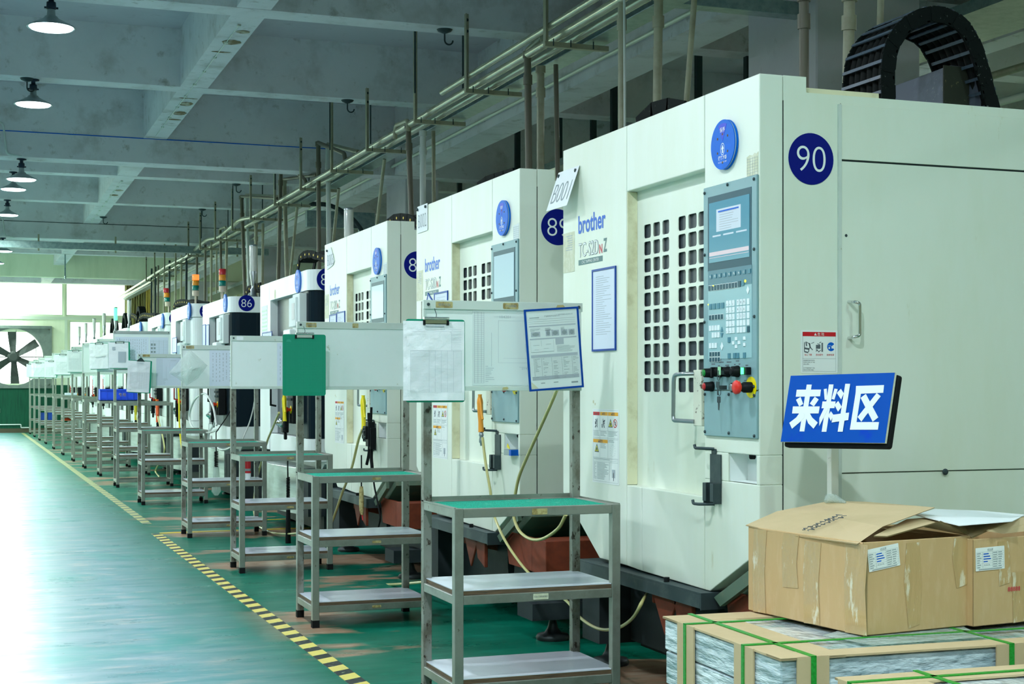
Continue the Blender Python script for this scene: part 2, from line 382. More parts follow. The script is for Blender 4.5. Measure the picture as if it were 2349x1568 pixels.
def tag(o, label=None, cat=None, group=None, kind=None):
    if label: o['label'] = label
    if cat: o['category'] = cat
    if group: o['group'] = group
    if kind: o['kind'] = kind
    return o
def thing(name, label, cat, loc=(0, 0, 0), rz=0., group=None):
    o = bpy.data.objects.new(name, None); COL.objects.link(o); o.location = loc; o.rotation_euler = (0, 0, rz); o.empty_display_size = .1
    return tag(o, label, cat, group)
def kids(o): return [c for c in bpy.data.objects if c.parent == o]
def copy_tree(o, parent=None, KM=None):
    c = o.copy(); COL.objects.link(c)
    if parent: c.parent = parent
    for ch in kids(o): copy_tree(ch, c)
    return c

# ------------------------------------------------------------------ the hall
WX0, WX1, WY0, WY1, ZS = -9.5, 12.0, -7.0, 44.0, 4.76
def struct(name, b, mats, parent=None, bevel=0):
    o = b.build(name, mats, parent, bevel)
    if parent is None: o['kind'] = 'structure'
    return o
struct('floor', MB().box(WX0, WX1, WY0, WY1, -.2, 0), 'epoxy_floor')
struct('ceiling', MB().box(WX0-.3, WX1+.3, WY0-.3, WY1+.3, ZS, ZS+.25), 'concrete_paint')
GIR = [-1.49, 8.14, 17.77, 27.40, 37.03]
LONG = [(-7.5, -7.23, 4.2), (-4.35, -4.0, 3.92), (-1.2, -.93, 4.2), (1.935, 2.2, 4.2), (4.98, 5.33, 3.92), (8.1, 8.37, 4.2)]
n = 0
for y in GIR:
    n += 1; struct('trim_%d' % n, MB().box(WX0, WX1, y, y+.34, 3.915, ZS+.02), 'pale_wall' if y > 35 else 'beam_paint')  # far girder takes the pale wall colour: strong light painted in
    for k in (3.24, 6.44):
        yy = y+k
        n += 1; struct('trim_%d' % n, MB().box(WX0, WX1, yy, yy+.26, 4.2, ZS+.02), 'beam_paint')
for x0, x1, z in LONG:
    n += 1; struct('trim_%d' % n, MB().box(x0, x1, WY0, WY1, z+.003, ZS+.01), 'beam_paint')
# water stains under the aisle beam
st = MB()
# pillars
for y in GIR:
    n += 1
    struct('trim_%d' % n, MB().box(5.18, 5.98 if y < 10 else 5.62, y+.22, y+1.12, -.01, ZS), 'concrete_paint', bevel=.01)
# walls with openings
def wall_y(name, y0, y1, holes, mtl):     # wall across X, holes (x0,x1,z0,z1) sorted by columns
    b = MB(); xs = sorted({WX0, WX1} | {h[0] for h in holes} | {h[1] for h in holes})
    for a, c in zip(xs, xs[1:]):
        hs = sorted([h for h in holes if h[0] <= a+1e-6 and h[1] >= c-1e-6], key=lambda h: h[2]); z = 0
        for h in hs:
            if h[2] > z: b.box(a, c, y0, y1, z, h[2])
            z = h[3]
        if z < ZS: b.box(a, c, y0, y1, z, ZS)
    return struct(name, b, mtl)
def wall_x(name, x0, x1, holes, mtl):
    b = MB(); ys = sorted({WY0, WY1} | {h[0] for h in holes} | {h[1] for h in holes})
    for a, c in zip(ys, ys[1:]):
        hs = sorted([h for h in holes if h[0] <= a+1e-6 and h[1] >= c-1e-6], key=lambda h: h[2]); z = 0
        for h in hs:
            if h[2] > z: b.box(x0, x1, a, c, z, h[2])
            z = h[3]
        if z < ZS: b.box(x0, x1, a, c, z, ZS)
    return struct(name, b, mtl)
FX0, FX1, FZ0, FZ1 = .0, 2.12, 1.36, 2.86       # fan housing opening
wall_y('wall_back', WY1, WY1+.2, [(-8.6, 2.58, 3.30, 4.26), (2.62, 4.5, 3.30, 4.26), (FX0+.02, FX1-.02, FZ0+.02, FZ1-.02), (2.72, 3.62, 1.95, 3.18), (3.70, 4.5, 1.95, 3.18), (-6.8, -1.2, 1.36, 3.1)], 'pale_wall')
wall_y('wall_front', WY0-.2, WY0, [], 'cream_wall')
wall_x('wall_left', WX0-.2, WX0, [(a, a+5.0, .8, 3.9) for a in (23, 28.6, 34.2, 38.8)], 'cream_wall')
wall_x('wall_right', WX1, WX1+.2, [(a, a+3.2, 1.2, 3.3) for a in (29.5, 38)], 'cream_wall')
def window_y(k, x0, x1, z0, z1, mull=()):
    b = MB(); y = WY1+.06; t = .045
    for q in ((x0, x0+t, z0, z1), (x1-t, x1, z0, z1), (x0+t, x1-t, z0, z0+t), (x0+t, x1-t, z1-t, z1)): b.box(q[0], q[1], y, y+.06, q[2], q[3])
    for m in mull: b.box(m-.02, m+.02, y, y+.06, z0+t, z1-t)
    o = struct('window_%d' % k, b, 'alu'); MB().box(x0+.02, x1-.02, y+.025, y+.031, z0+.02, z1-.02).build('pane', 'window_glass', o); return o
window_y(1, -8.6, 2.58, 3.30, 4.26, (-5.8, -3.0, -.2)); window_y(2, 2.62, 4.5, 3.30, 4.26)
window_y(3, 2.72, 3.62, 1.95, 3.18); window_y(4, 3.70, 4.5, 1.95, 3.18); window_y(5, -6.8, -1.2, 1.36, 3.1, (-5, -3))
k = 5
for wx, lst, z0, z1, w in ((WX0-.12, (23, 28.6, 34.2, 38.8), .8, 3.9, 5.0), (WX1+.06, (29.5, 38), 1.2, 3.3, 3.2)):
    for a in lst:
        k += 1; b = MB(); t = .05
        for q in ((a, a+t, z0, z1), (a+w-t, a+w, z0, z1), (a+t, a+w-t, z0, z0+t), (a+t, a+w-t, z1-t, z1), (a+w/2-.02, a+w/2+.02, z0+t, z1-t)): b.box(wx, wx+.06, q[0], q[1], q[2], q[3])
        o = struct('window_%d' % k, b, 'alu'); MB().box(wx+.02, wx+.026, a+.02, a+w-.02, z0+.02, z1-.02).build('pane', 'window_glass', o)
# green lower boarding and brown skirting on the end wall
struct('trim_90', MB().box(WX0, 2.75, WY1-.03, WY1, .12, 1.34), 'green_board')
struct('baseboard_back', MB().box(WX0, 4.9, WY1-.05, WY1, 0, .12), 'skirt_brown')
struct('trim_91', MB().box(WX0, 4.6, WY1-.02, WY1+.01, 3.20, 3.29).box(WX0, 4.6, WY1-.06, WY1, 4.32, 4.44).box(2.60, 2.68, WY1-.02, WY1, 1.34, 3.199), 'alu')
# pipes and ribs on the cream right part of the end wall
b = MB()
for i in range(16): b.box(5.4+i*.42, 5.44+i*.42, WY1-.03, WY1, .1, 4.1)
struct('trim_92', b, 'cream_wall')
# curtain rail and curtain
tag(MB().tube([(-2, WY1-.10, 4.36), (5.1, WY1-.10, 4.30)], .025).build('curtain_rail', 'alu'), 'long pale metal curtain rail above the bright far windows', 'curtain rail')
def curtain(x0, x1, z0, z1, name, label, m, seed):
    r = random.Random(seed); b = MB(); N = 60; V = []; ph = 0
    for i in range(N+1):
        ph += .55+r.random()*.5; x = x0+(x1-x0)*i/N; V.append((x, WY1-.16+.06*math.sin(ph)))
    vs_ = [(x, y, z) for z, q in ((z1, 0), ((z0+z1)/2, .03), (z0, .05)) for x, y in [(a+q*math.sin(i*.4), c) for i, (a, c) in enumerate(V)]]
    fs = [(j*(N+1)+i, j*(N+1)+i+1, (j+1)*(N+1)+i+1, (j+1)*(N+1)+i) for j in range(2) for i in range(N)]
    b.add(vs_, fs, 0, True); o = b.build(name, m); md = o.modifiers.new('cloth', 'SOLIDIFY'); md.thickness = .01
    return tag(o, label, 'curtain')
curtain(4.25, 4.80, 1.6, 4.22, 'curtain', 'olive striped curtain gathered at the right of the far windows', 'curtain', 3)
curtain(4.84, 5.05, 1.7, 4.22, 'curtain', 'narrow yellow curtain fold beside the olive curtain on the far wall', 'curtain_yellow', 5)

# exhaust fan in the end wall
f = thing('exhaust_fan', 'large square exhaust fan with six dark blades in the far end wall', 'exhaust fan', (1.22, WY1, 2.13))
hw, hz = .98, .80
b = MB(); R = .86
# housing: square with round throat
sq = []; NN = 48
cr = [(R*math.cos(2*math.pi*i/NN), R*math.sin(2*math.pi*i/NN)) for i in range(NN)]
def sqp(x, z):
    m_ = max(abs(x)/hw, abs(z)/.84); return (x/m_, z/m_)
V = [(x*.93, -.06, z*.93) for x, z in cr]+[(sqp(x, z)[0], -.06, sqp(x, z)[1]) for x, z in cr]+[(x*.93, .30, z*.93) for x, z in cr]
b.add(V, [(i, (i+1) % NN, NN+(i+1) % NN, NN+i) for i in range(NN)]+[(i, 2*NN+i, 2*NN+(i+1) % NN, (i+1) % NN) for i in range(NN)])
for q in ((-hw-.05, -hw, -.80, .80), (hw, hw+.05, -.80, .80), (-hw-.05, hw+.05, .80, .88), (-hw-.05, hw+.05, -.88, -.80)): b.box(q[0], q[1], -.10, .02, q[2], q[3])
b.build('housing', 'fan_frame', f)
b = MB()
b.lathe((0, -.02, 0), EY, [(0, .10), (.02, .17), (.10, .17), (.12, .05)]).build('hub', 'fan_dark', f)
for i in range(6):
    a = math.radians(93+60*i); ca, sa = math.cos(a), math.sin(a); V = []
    for r_, w_, tw in ((.12, .07, .05), (.30, .085, .05), (.55, .11, .04), (.76, .12, .03)):
        for s_ in (-1, 1):
            V.append((ca*r_-sa*w_*s_, .04+tw*s_, sa*r_+ca*w_*s_))
    o = MB().add(V, [(0, 1, 3, 2), (2, 3, 5, 4), (4, 5, 7, 6)]).build('blade', 'fan_dark', f); md = o.modifiers.new('t', 'SOLIDIFY'); md.thickness = .012
MB().box(-.02, .02, .08, .12, -.84, .84).box(-.98, .98, .12, .14, -.01, .01).build('bracket', 'fan_dark', f)
b = MB()
for i in range(28):
    z = -.80+i*.058
    b.box(-hw, hw, .27, .272, z, z+.007)
for i in range(3): b.box(-.7+.65*i, -.68+.65*i, .26, .27, -.8, .8)
b.build('shutter', 'alu', f)
# green wall: switch box and water pipe
o = thing('switch_box', 'small white switch box on the green far wall', 'switch', (.80, WY1-.03, .62)); MB().box(-.06, .06, -.04, 0, -.06, .06).build('cover', 'letter_white', o, .004)
MB().tube([(-.06, -.02, 0), (-1.5, -.02, 0)], .012).build('conduit', 'letter_white', o)
tag(MB().tube(fillet([(-1, WY1-.07, .23), (1.42, WY1-.07, .23), (1.42, WY1-.07, .14), (1.66, WY1-.07, .14)], .03), .018).build('water_pipe', 'pipe_white'), 'white water pipe with a step low on the green far wall', 'pipe')

# ------------------------------------------------------------------ pendant lamps over the aisle, and added fill rows
def make_lamp():
    t = thing('high_bay_lamp', '', 'lamp', (0, 0, 0))
    MB().lathe((0, 0, 0), -EZ, [(0, .055), (.012, .055), (.02, .02), (.045, .02), (.05, .034), (.10, .036), (.105, .02)]).box(-.05, .05, -.006, .006, -.098, -.084).build('socket', 'lamp_dark', t)
    MB().lathe((0, 0, 0), -EZ, [(.105, .028), (.15, .032), (.155, .045), (.17, .055), (.205, .12), (.228, .168), (.236, .176), (.240, .176), (.238, .165), (.21, .11), (.18, .05)], n=32).build('shade', 'lamp_metal', t)
    MB().lathe((0, 0, 0), -EZ, [(.20, .001), (.205, .10), (.234, .163), (.246, .15), (.252, .001)], n=32).build('lens', 'lamp_lens', t)
    ld = bpy.data.lights.new('lamp_light', 'AREA'); ld.shape = 'DISK'; ld.size = .17; ld.energy = LAMP_W; ld.color = (.84, .925, 1.0)
    lo = bpy.data.objects.new('lamp_light', ld); COL.objects.link(lo); lo.location = (0, 0, -.256); lo.parent = t
    return t
proto = make_lamp(); first = True
BASE = [c for c in kids(proto) if c.type == 'LIGHT'][0].data; CORNER = BASE.copy(); CORNER.color = (.68, 1.0, .91); CORNER.energy = LAMP_W*.58
FAR = CORNER.copy(); FAR.color = (.80, 1.0, .90); FAR.energy = LAMP_W*1.4
NEAR = CORNER.copy(); NEAR.color = (.80, .95, 1.0); NEAR.energy = LAMP_W*1.7
LY = [(y+.17, 3.915) if g else (y+.13, 4.2) for y, g in sorted([(y, True) for y in GIR]+[(y+3.24, False) for y in GIR]+[(y+6.44, False) for y in GIR])]
names = ['nearest and largest bright lamp, top left corner', 'second bright lamp below the largest one, glowing violet white', 'grey-shaded lamp hanging lower from the deep beam', 'olive-shaded lamp just below the deep-beam lamp', 'fifth aisle lamp from the camera, blazing at the left edge', 'small grey lamp above the far galvanised duct']
vis = [i for i, (y, z) in enumerate(LY) if y > 11]
for X in (.585, -2.65, 8.6, 3.7):
    for i, (y, z) in enumerate(LY):
        if (X > 5 and y > 36) or (X == 3.7 and y > 3): continue
        o = proto if first else copy_tree(proto); first = False
        o.location = (X, y, z)
        [c for c in kids(o) if c.type == 'LIGHT'][0].data = CORNER if X == 3.7 else (NEAR if X == .585 and y < 3 else (FAR if y > 19 and X < 2 else BASE))   # corner lamps are added to light the nearest machine's side, dimmer and greener
        k = i-vis[0]
        if X == .585 and 0 <= k < 6: o['label'] = names[k]
        elif X == .585 and k >= 6: o['label'] = 'tiny far pendant lamp in the aisle row'; o['group'] = 'far aisle lamps'
        elif X == .585: o['label'] = 'round pendant lamp of the aisle row nearer than the photo shows'; o['group'] = 'near aisle lamps'
        elif X == 3.7: o['label'] = 'unseen pendant lamp added as fill over the incoming goods corner'; o['group'] = 'added fill lamps over the goods corner'
        elif X < 0: o['label'] = 'unseen round pendant lamp added as fill left of the aisle'; o['group'] = 'added left fill lamps'  # added row: low fill for machine fronts and rack boards
        else: o['label'] = 'round pendant lamp added as fill behind the machines'; o['group'] = 'added rear fill lamps'  # added row: general fill for the closed hall

# snapped chalk line and small conduit on the deep beams
for i, (y, m_, lb) in enumerate(((17.77, 'logo_blue', 'thin blue chalk line along the nearest deep beam face'), (27.40, 'conduit_dark', 'thin dark wire along the second deep beam face'))):
    tag(MB().box(-6, 4.4, y-.006, y-.001, 4.196, 4.206).build('line', m_), lb, 'line')
for i, (px, y, za, zb) in enumerate(((7, 17.72, 4.28, 3.93), (6, 27.35, 4.25, 3.93))):
    q = Y_(px, y, 300); tag(MB().tube(fillet([(q.x-.9, y, za), (q.x, y, za), (q.x+.04, y, zb), (q.x+.2, y, zb-.02)], .04), .012, 8).build('conduit', 'pipe_white'), ['white conduit bending down to the lamp on the nearest deep beam', 'white conduit bending down on the second deep beam'][i], 'conduit')
# ceiling hooks
def make_hook():
    t = thing('ceiling_hook', '', 'hook'); MB().lathe((0, 0, 0), -EZ, [(0, .065), (.015, .055), (.03, .02)]).build('base_plate', 'conduit_dark', t)
    MB().tube([(0, 0, -.02), (0, 0, -.06)]+[(.035-.035*math.cos(a), 0, -.085-.035*math.sin(a)) for a in [math.radians(q) for q in range(0, 200, 20)]], .007, 6).build('hook', 'conduit_dark', t); return t
hp = make_hook()
for i, (px, Y, z, lb) in enumerate([(1020, 11.5, 4.2, 'black ceiling hook on the nearest cross beam'), (797, 14.68, 4.2, 'black ceiling hook on the second cross beam'), (542, 21.3, 4.2, 'black ceiling hook left of the tall bracket over the far machines'), (464, 24.5, 4.2, 'small black hook high over the far machines'), (62, 14.68, 4.2, 'black hook beside the violet white lamp'), (237, 26.2, 4.2, 'small hook under the far stained aisle beam')]):
    o = hp if i == 0 else copy_tree(hp); p = Y_(px, Y, 200); o.location = (p.x, Y, z); o['label'] = lb

# small clips and stains under the aisle beam
for i, (y0, y1) in enumerate(((11.9, 17.5), (21.5, 27.1))):
    b = MB(); y = y0
    for k2 in range(9): b.box(2.03, 2.06, y+k2*.62, y+k2*.62+.03, 4.185, 4.2)
    b.tube([(2.045, y0, 4.193), (2.045, y1, 4.193)], .004, 6)
    tag(b.build('clip_wire', 'strip_paint'), ['thin clipped wire under the near stained aisle beam', 'thin clipped wire under the far stained aisle beam'][i], 'wire')
def stain(x, y, w, l, k3):
    r = random.Random(k3); o = MB().add([(x+w*math.cos(a)*(1+.25*r.random()), y+l*math.sin(a)*(1+.3*r.random()), 4.2005) for a in [math.radians(q) for q in range(0, 360, 20)]], [tuple(range(18))])
    return o
m = mat('beam_stain', (.17, .115, .05), .85, n=[(9, .45, .62, (.48, .46, .36))])
b = MB()
for (x, y, w, l) in ((2.09, 12.55, .07, .08), (2.12, 12.15, .05, .05), (2.07, 12.95, .08, .02), (2.11, 15.45, .06, .10), (2.12, 16.0, .06, .10), (2.09, 15.15, .08, .02), (2.11, 16.4, .07, .03), (2.1, 22.6, .06, .08), (2.09, 23.2, .06, .08)):
    q = stain(x, y, w, l, y); b.add(q.v, q.f)
o = b.build('trim_93', 'beam_stain'); o['kind'] = 'structure'

# ------------------------------------------------------------------ services along the row: pipes, duct, hangers
tag(MB().tube(fillet([(3.86, 7.9, 3.83), (3.86, 8.3, 3.735), (3.86, 20.6, 3.735), (3.84, 21.2, 3.72), (3.80, 22.0, 3.78), (3.86, 24.4, 3.735), (3.82, 25.4, 3.80), (3.86, 28, 3.735), (3.86, 31, 3.78), (3.86, 42.5, 3.735)], .4), .032, 12).build('air_pipe', 'pipe_main'), 'left shiny pipe of the pair running over the machines', 'pipe')
tag(MB().tube([(3.985, 3.0, 3.735), (3.985, 42.5, 3.735)], .036, 12).build('air_pipe', 'pipe_main'), 'right shiny pipe of the pair running over the machines', 'pipe')
tag(MB().tube(fillet([(3.80, 3.0, 3.95), (3.80, 8.3, 3.80), (3.78, 12.0, 3.79)], .4), .026, 12).build('air_pipe', 'pipe_main'), 'thinner pipe lying on the pair nearest the camera', 'pipe')
tag(MB().box(4.06, 4.23, 2.0, 42.5, 3.705, 3.80).build('cable_duct', 'galvanised', bevel=.004), 'long galvanised cable duct beside the pipe pair over the machines', 'cable duct')
HY = [9.566, 11.30, 12.75, 14.45, 15.99, 17.60, 19.2, 20.95, 22.5, 24.15, 25.8, 27.25, 29, 30.7, 32.4, 34.0]
def make_hanger(drop):
    t = thing('pipe_hanger', '', 'hanger')
    b = MB().box(0, .03, -.004, .02, 0, drop).box(0, .004, -.03, 0, 0, drop)
    b.build('upright', 'pipe_tan', t, 0)
    MB().box(0, .48, -.02, .02, -.035, 0).build('crossbar', 'pipe_tan', t)
    for x in (.06, .19, .36): MB().tube([(x, -.024, -.03), (x, -.024, .02)], .004, 6).build('clip', 'conduit_dark', t)
    for z in (drop-.05, drop-.14): MB().cyl((.015, -.012, z), (.015, -.004, z), .012, n=8).build('bolt', 'conduit_dark', t)
    return t
ord_ = ['nearest', 'second', 'third', 'fourth', 'fifth', 'sixth', 'seventh', 'eighth', 'ninth', 'tenth', 'eleventh', 'twelfth', 'thirteenth', 'fourteenth', 'fifteenth', 'sixteenth']
for i, y in enumerate(HY):
    t = make_hanger(.60 if i not in (0, 2, 4) else 1.05); t.location = (3.745, y-.02, 3.685)
    t['label'] = '%s tan angle-iron hanger carrying the pipe pair, counted from the camera' % ord_[i]
# thin threaded rods
rod = MB().tube([(0, 0, 0), (0, 0, 1.0)], .008, 6).build('threaded_rod', 'conduit_dark'); first = True
for i, (px, Y) in enumerate(((952, 12.0), (1062, 12.0), (757, 15.2), (850, 15.2), (1301, 8.6), (631, 18.5), (709, 18.5), (534, 22.0), (602, 22.0), (462, 25.0), (523, 25.0))):
    p = Y_(px, Y, 300); o = rod if first else rod.copy()
    if not first: COL.objects.link(o)
    first = False; o.location = (p.x, Y, 3.77); tag(o, 'thin black threaded rod hanging from the slab beside the pipe pair', 'rod', 'threaded rods over the pipes')
# transverse ducts
tag(MB().box(4.25, 5.18, 8.5, 8.62, 3.74, 3.83).box(3.4, 4.25, 8.48, 8.62, 3.835, 3.92).box(2.6, 3.4, 8.48, 8.62, 3.85, 3.93).build('cable_duct', 'galvanised', bevel=.003), 'dark galvanised duct crossing to the nearest pillar at the top', 'cable duct')
t = thing('cable_duct', 'long galvanised duct crossing the hall in front of the far windows', 'cable duct')
MB().box(-9.4, 5.18, 27.0, 27.14, 3.70, 3.82).build('duct_body', 'galvanised', t, .003)
for x in (-5, -2, 1.15, 2.45, 4.6): MB().box(x, x+.03, 27.05, 27.09, 3.66, 3.95).build('strap', 'pipe_tan', t)
tag(MB().box(2.0, 2.03, 33.9, 33.93, 3.72, 4.2).cyl((2.015, 33.9, 3.72), (2.015, 33.9, 3.66), .02).build('drop_rod', 'galvanised'), 'short steel drop rod in front of the upper far window', 'rod')
# duct branch with black cable at the second pillar
t = thing('cable_duct', 'galvanised branch duct turning down beside the second pillar, black cable in it', 'cable duct')
MB().box(4.23, 5.16, 19.4, 19.52, 3.42, 3.64).box(4.95, 5.12, 19.38, 19.5, 2.4, 3.42).build('duct_body', 'galvanised', t, .003)
MB().tube(smooth_path([(4.25, 19.36, 3.72), (4.55, 19.34, 3.70), (4.85, 19.32, 3.52), (5.02, 19.32, 3.2), (5.04, 19.32, 2.5)]), .03, 8).build('cable', 'conduit_dark', t)

# vertical drops to each machine: (px top, y top, px bottom, y bottom, X, radius, material, arm px/py or None)
DR = [(1426, -20, 1427, 292, 3.86, .024, 'pipe_tan', 'tan pipe dropping to machine 90 beside a thin white tube'), (1432, -20, 1434, 290, 3.84, .008, 'pipe_white', 'thin white tube strapped to the tan pipe over machine 90'), (1511, -20, 1506, 238, 3.99, .028, 'pipe_tan', 'thick light tan pipe behind the black cable chain of machine 90'),
 (1594, -20, 1566, 232, 4.08, .018, 'pipe_tan', 'slanting thin tan pipe over machine 90'), (1844, -20, 1845, 176, 3.75, .024, 'pipe_brown', 'brown pipe rising at the near corner of machine 90'), (1949, -20, 1942, 200, 4.0, .028, 'pipe_tan', 'thick tan pipe beside the pillar above machine 90'), (2021, -20, 2012, 180, 4.4, .018, 'pipe_tan', 'thin tan pipe left of the large cable chain'),
 (1210, 118, 1214, 380, 3.86, .026, 'pipe_brown', 'dark brown pipe dropping to the near side of machine 89'), (1240, 152, 1240, 380, 3.98, .028, 'pipe_tan', 'light pipe with a coupling dropping to machine 89'), (1275, 148, 1281, 402, 4.1, .018, 'pipe_brown', 'thin rusty pipe dropping between machines 89 and 90'),
 (936, 282, 947, 512, 3.86, .026, 'pipe_brown', 'dark leaning pipe dropping to machine 88'), (970, 300, 970, 470, 3.98, .028, 'pipe_white', 'grey white pipe dropping to machine 89 top corner'), (994, 300, 996, 458, 4.1, .018, 'pipe_tan', 'thin tan pipe standing behind machine 89 top'), (882, 365, 856, 522, 4.1, .018, 'pipe_tan', 'thin slanting pipe over machine 88 in front of the pillar'),
 (730, 325, 732, 570, 3.86, .026, 'pipe_brown', 'dark pipe with a swept arm dropping to machine 87'), (752, 330, 755, 565, 3.98, .028, 'pipe_white', 'white pipe with a coupling dropping to machine 88'), (777, 432, 762, 520, 4.1, .018, 'pipe_tan', 'thin slanting tan pipe left of machine 88'), (645, 362, 637, 642, 3.86, .026, 'pipe_brown', 'tall dark pipe with a diagonal arm over machine 87'), (652, 412, 660, 636, 3.98, .028, 'pipe_tan', 'tan pipe with a coupling over the wing of machine 87'), (682, 470, 663, 612, 4.1, .018, 'pipe_tan', 'thin slanting pipe left of the metal lantern on machine 87'),
 (554, 449, 563, 665, 3.86, .026, 'pipe_brown', 'dark pipe of the square loop over machine 86'), (565, 448, 573, 660, 3.98, .028, 'pipe_white', 'white pipe of the square loop over machine 86'), (587, 512, 588, 660, 4.0, .024, 'pipe_tan', 'tan pipe right of the white pipe over machine 86'), (603, 510, 602, 655, 4.1, .02, 'pipe_tan', 'second tan pipe right of the white pipe over machine 86'), (505, 525, 510, 690, 3.86, .022, 'pipe_brown', 'dark pipe left of the metal lantern on machine 86'), (520, 545, 518, 690, 3.98, .022, 'pipe_tan', 'tan pipe close left of the lantern on machine 86'), (497, 570, 496, 630, 4.1, .016, 'pipe_tan', 'short tan pipe above the unlit red signal tower')]
for px in (471, 485, 452, 428, 416, 403, 389, 377, 363, 357, 353, 348): DR.append((px, 560+(471-px)*.45, px-1, 700+(471-px)*.2, 3.95, .022, random.choice(['pipe_tan', 'pipe_brown', 'conduit_dark']), None))
DROP = {}
for (a, ya, c, yc, X, r, m_, lb) in DR:
    p = X_(a, X, ya); q = X_(c, X+.02, yc); p.z = min(p.z, 4.3); q.z -= .32
    mid = p.lerp(q, .15)
    b = MB().tube([p, q], r, 10)
    if r > .023: b.cyl(mid, p.lerp(q, .15+.07/(p-q).length), r*1.3, n=12); b.cyl(p, p+Vector((0, 0, -.05)), r*1.35, n=12)
    if lb: DROP[lb] = tag(b.build('drop_pipe', m_), lb, 'pipe')
    else: tag(b.build('drop_pipe', m_), 'thin vertical service pipe in the dense far bundle', 'pipe', 'far bundle of service pipes')
# arms joining the drops to the mains
for (pts, X, r, m_, lb) in ((((1210, 118), (1247, 78), (1247, 112)), 3.86, .024, 'pipe_tan', 'dark brown pipe dropping to the near side of machine 89'), (((906, 318), (908, 288), (936, 276), (936, 300)), 3.84, .022, 'pipe_tan', 'dark leaning pipe dropping to machine 88'),
   (((730, 327), (790, 352), (792, 370)), 3.86, .024, 'pipe_brown', 'dark pipe with a swept arm dropping to machine 87'), (((752, 331), (822, 348)), 3.98, .024, 'pipe_tan', 'white pipe with a coupling dropping to machine 88'), (((645, 362), (700, 413), (704, 428)), 3.86, .024, 'pipe_brown', 'tall dark pipe with a diagonal arm over machine 87'),
   (((652, 411), (727, 401)), 3.98, .022, 'pipe_brown', 'tan pipe with a coupling over the wing of machine 87'), (((553, 450), (637, 455)), 3.86, .022, 'pipe_brown', 'dark pipe of the square loop over machine 86'), (((565, 447), (652, 451)), 3.98, .022, 'pipe_tan', 'white pipe of the square loop over machine 86'), (((504, 548), (504, 526), (518, 520), (519, 545)), 3.86, .02, 'pipe_tan', 'dark pipe left of the metal lantern on machine 86')):
    MB().tube(fillet([X_(a, X, c) for a, c in pts], .05), r, 10).build('arm', m_, DROP[lb])

# ------------------------------------------------------------------ services behind the row
tag(MB().box(6.5, 6.8, 4, 40, 3.0, 3.08).build('cable_tray', 'conduit_dark'), 'dark cable tray running behind the machines', 'cable tray')
tag(MB().tube([(6.9, 3, 3.12), (6.9, 42, 3.12)], .03).build('air_pipe', 'pipe_white'), 'white pipe running behind the machines along the tray', 'pipe')
tag(MB().tube([(6.35, 3, 3.16), (6.35, 42, 3.16)], .025).build('air_pipe', 'alu'), 'bright pipe running behind the machines left of the tray', 'pipe')
first = True
for i, px in enumerate((1361, 1408, 1602, 1716, 1135, 1187, 1283, 1054)):
    X = 6.45 if i % 2 else 6.85
    p = X_(px, X, 300); b = MB().box(-.03, .03, -.03, .03, 0, ZS-3.0)
    if first: hr = b.build('tray_post', 'conduit_dark'); o = hr; first = False
    else: o = hr.copy(); COL.objects.link(o)
    o.location = (p.x, p.y, 3.0); tag(o, 'dark square post hanging from the ceiling behind the machines', 'post', 'tray hangers behind the machines')
for i, (x, z, r, m_, lb) in enumerate(((8.3, 3.55, .05, 'pipe_white', 'thick white pipe high behind the large cable chain'), (7.5, 3.72, .03, 'pipe_tan', 'tan pipe high behind the large cable chain'))):
    tag(MB().tube([(x, 4, z), (x, 30, z)], r).build('air_pipe', m_), lb, 'pipe')
tag(MB().box(6.1, 6.7, 2.0, 42, 3.72, 3.80).build('cable_duct', 'galvanised'), 'wide galvanised duct high behind the machines at the right edge', 'cable duct')
tag(MB().tube(smooth_path([(6.0, 9.4, 3.35), (6.9, 9.4, 3.28), (8.2, 9.4, 3.27), (10, 9.4, 3.36)]), .04, 8).build('cable', 'conduit_dark'), 'thick black cable sagging behind the large cable chain', 'cable')
for i, (z, x0, x1, y) in enumerate(((3.3, 6, 11.9, 22), (3.2, 6, 11.9, 13.5))):
    tag(MB().tube([(x0, y, z), (x1, y, z-.1)], .03).build('cross_pipe', 'pipe_tan'), ['thin tan pipe crossing behind the machines, farther one', 'thin tan pipe crossing behind the machines, nearer one'][i], 'pipe')
tag(MB().tube([(4.94, 9.5, 4.02), (4.94, 42, 4.02)], .018).build('beam_conduit', 'alu'), 'thin pale conduit along the side of the deep right-hand beam', 'conduit')

# ------------------------------------------------------------------ floor tape
def floor_tape(x0, y0, x1, y1, w, m_, label, slope=0):
    L = math.hypot(x1-x0, y1-y0); b = MB().box(-w/2, w/2, 0, L, 0, .0022); o = b.build('floor_tape', m_)
    o.location = (x0, y0, 0); o.rotation_euler = (0, 0, math.atan2(-(x1-x0), (y1-y0))); return tag(o, label, 'floor tape')
floor_tape(1.64, 1.5, 1.565, 13.35, .085, 'hazard', 'near black and yellow striped floor tape along the racks')
floor_tape(1.60, 14.35, 1.45, 43.6, .085, 'hazard_worn', 'far worn striped floor tape running to the green wall')
for i, (x0, x1, y) in enumerate(((1.6, 2.3, 13.40), (2.55, 3.6, 13.42), (2.05, 2.4, 14.35), (2.6, 2.95, 14.37), (3.1, 3.5, 14.38))):
    floor_tape(x0, y, x1, y+.03, .05, 'gun_yellow', ['yellow tape strip at the corner where the striped tape ends', 'yellow tape strip under the coil cord of machine 87', 'short yellow dash beside the gap, leftmost', 'short yellow dash beside the gap, middle one', 'short yellow dash beside the gap, rightmost'][i])

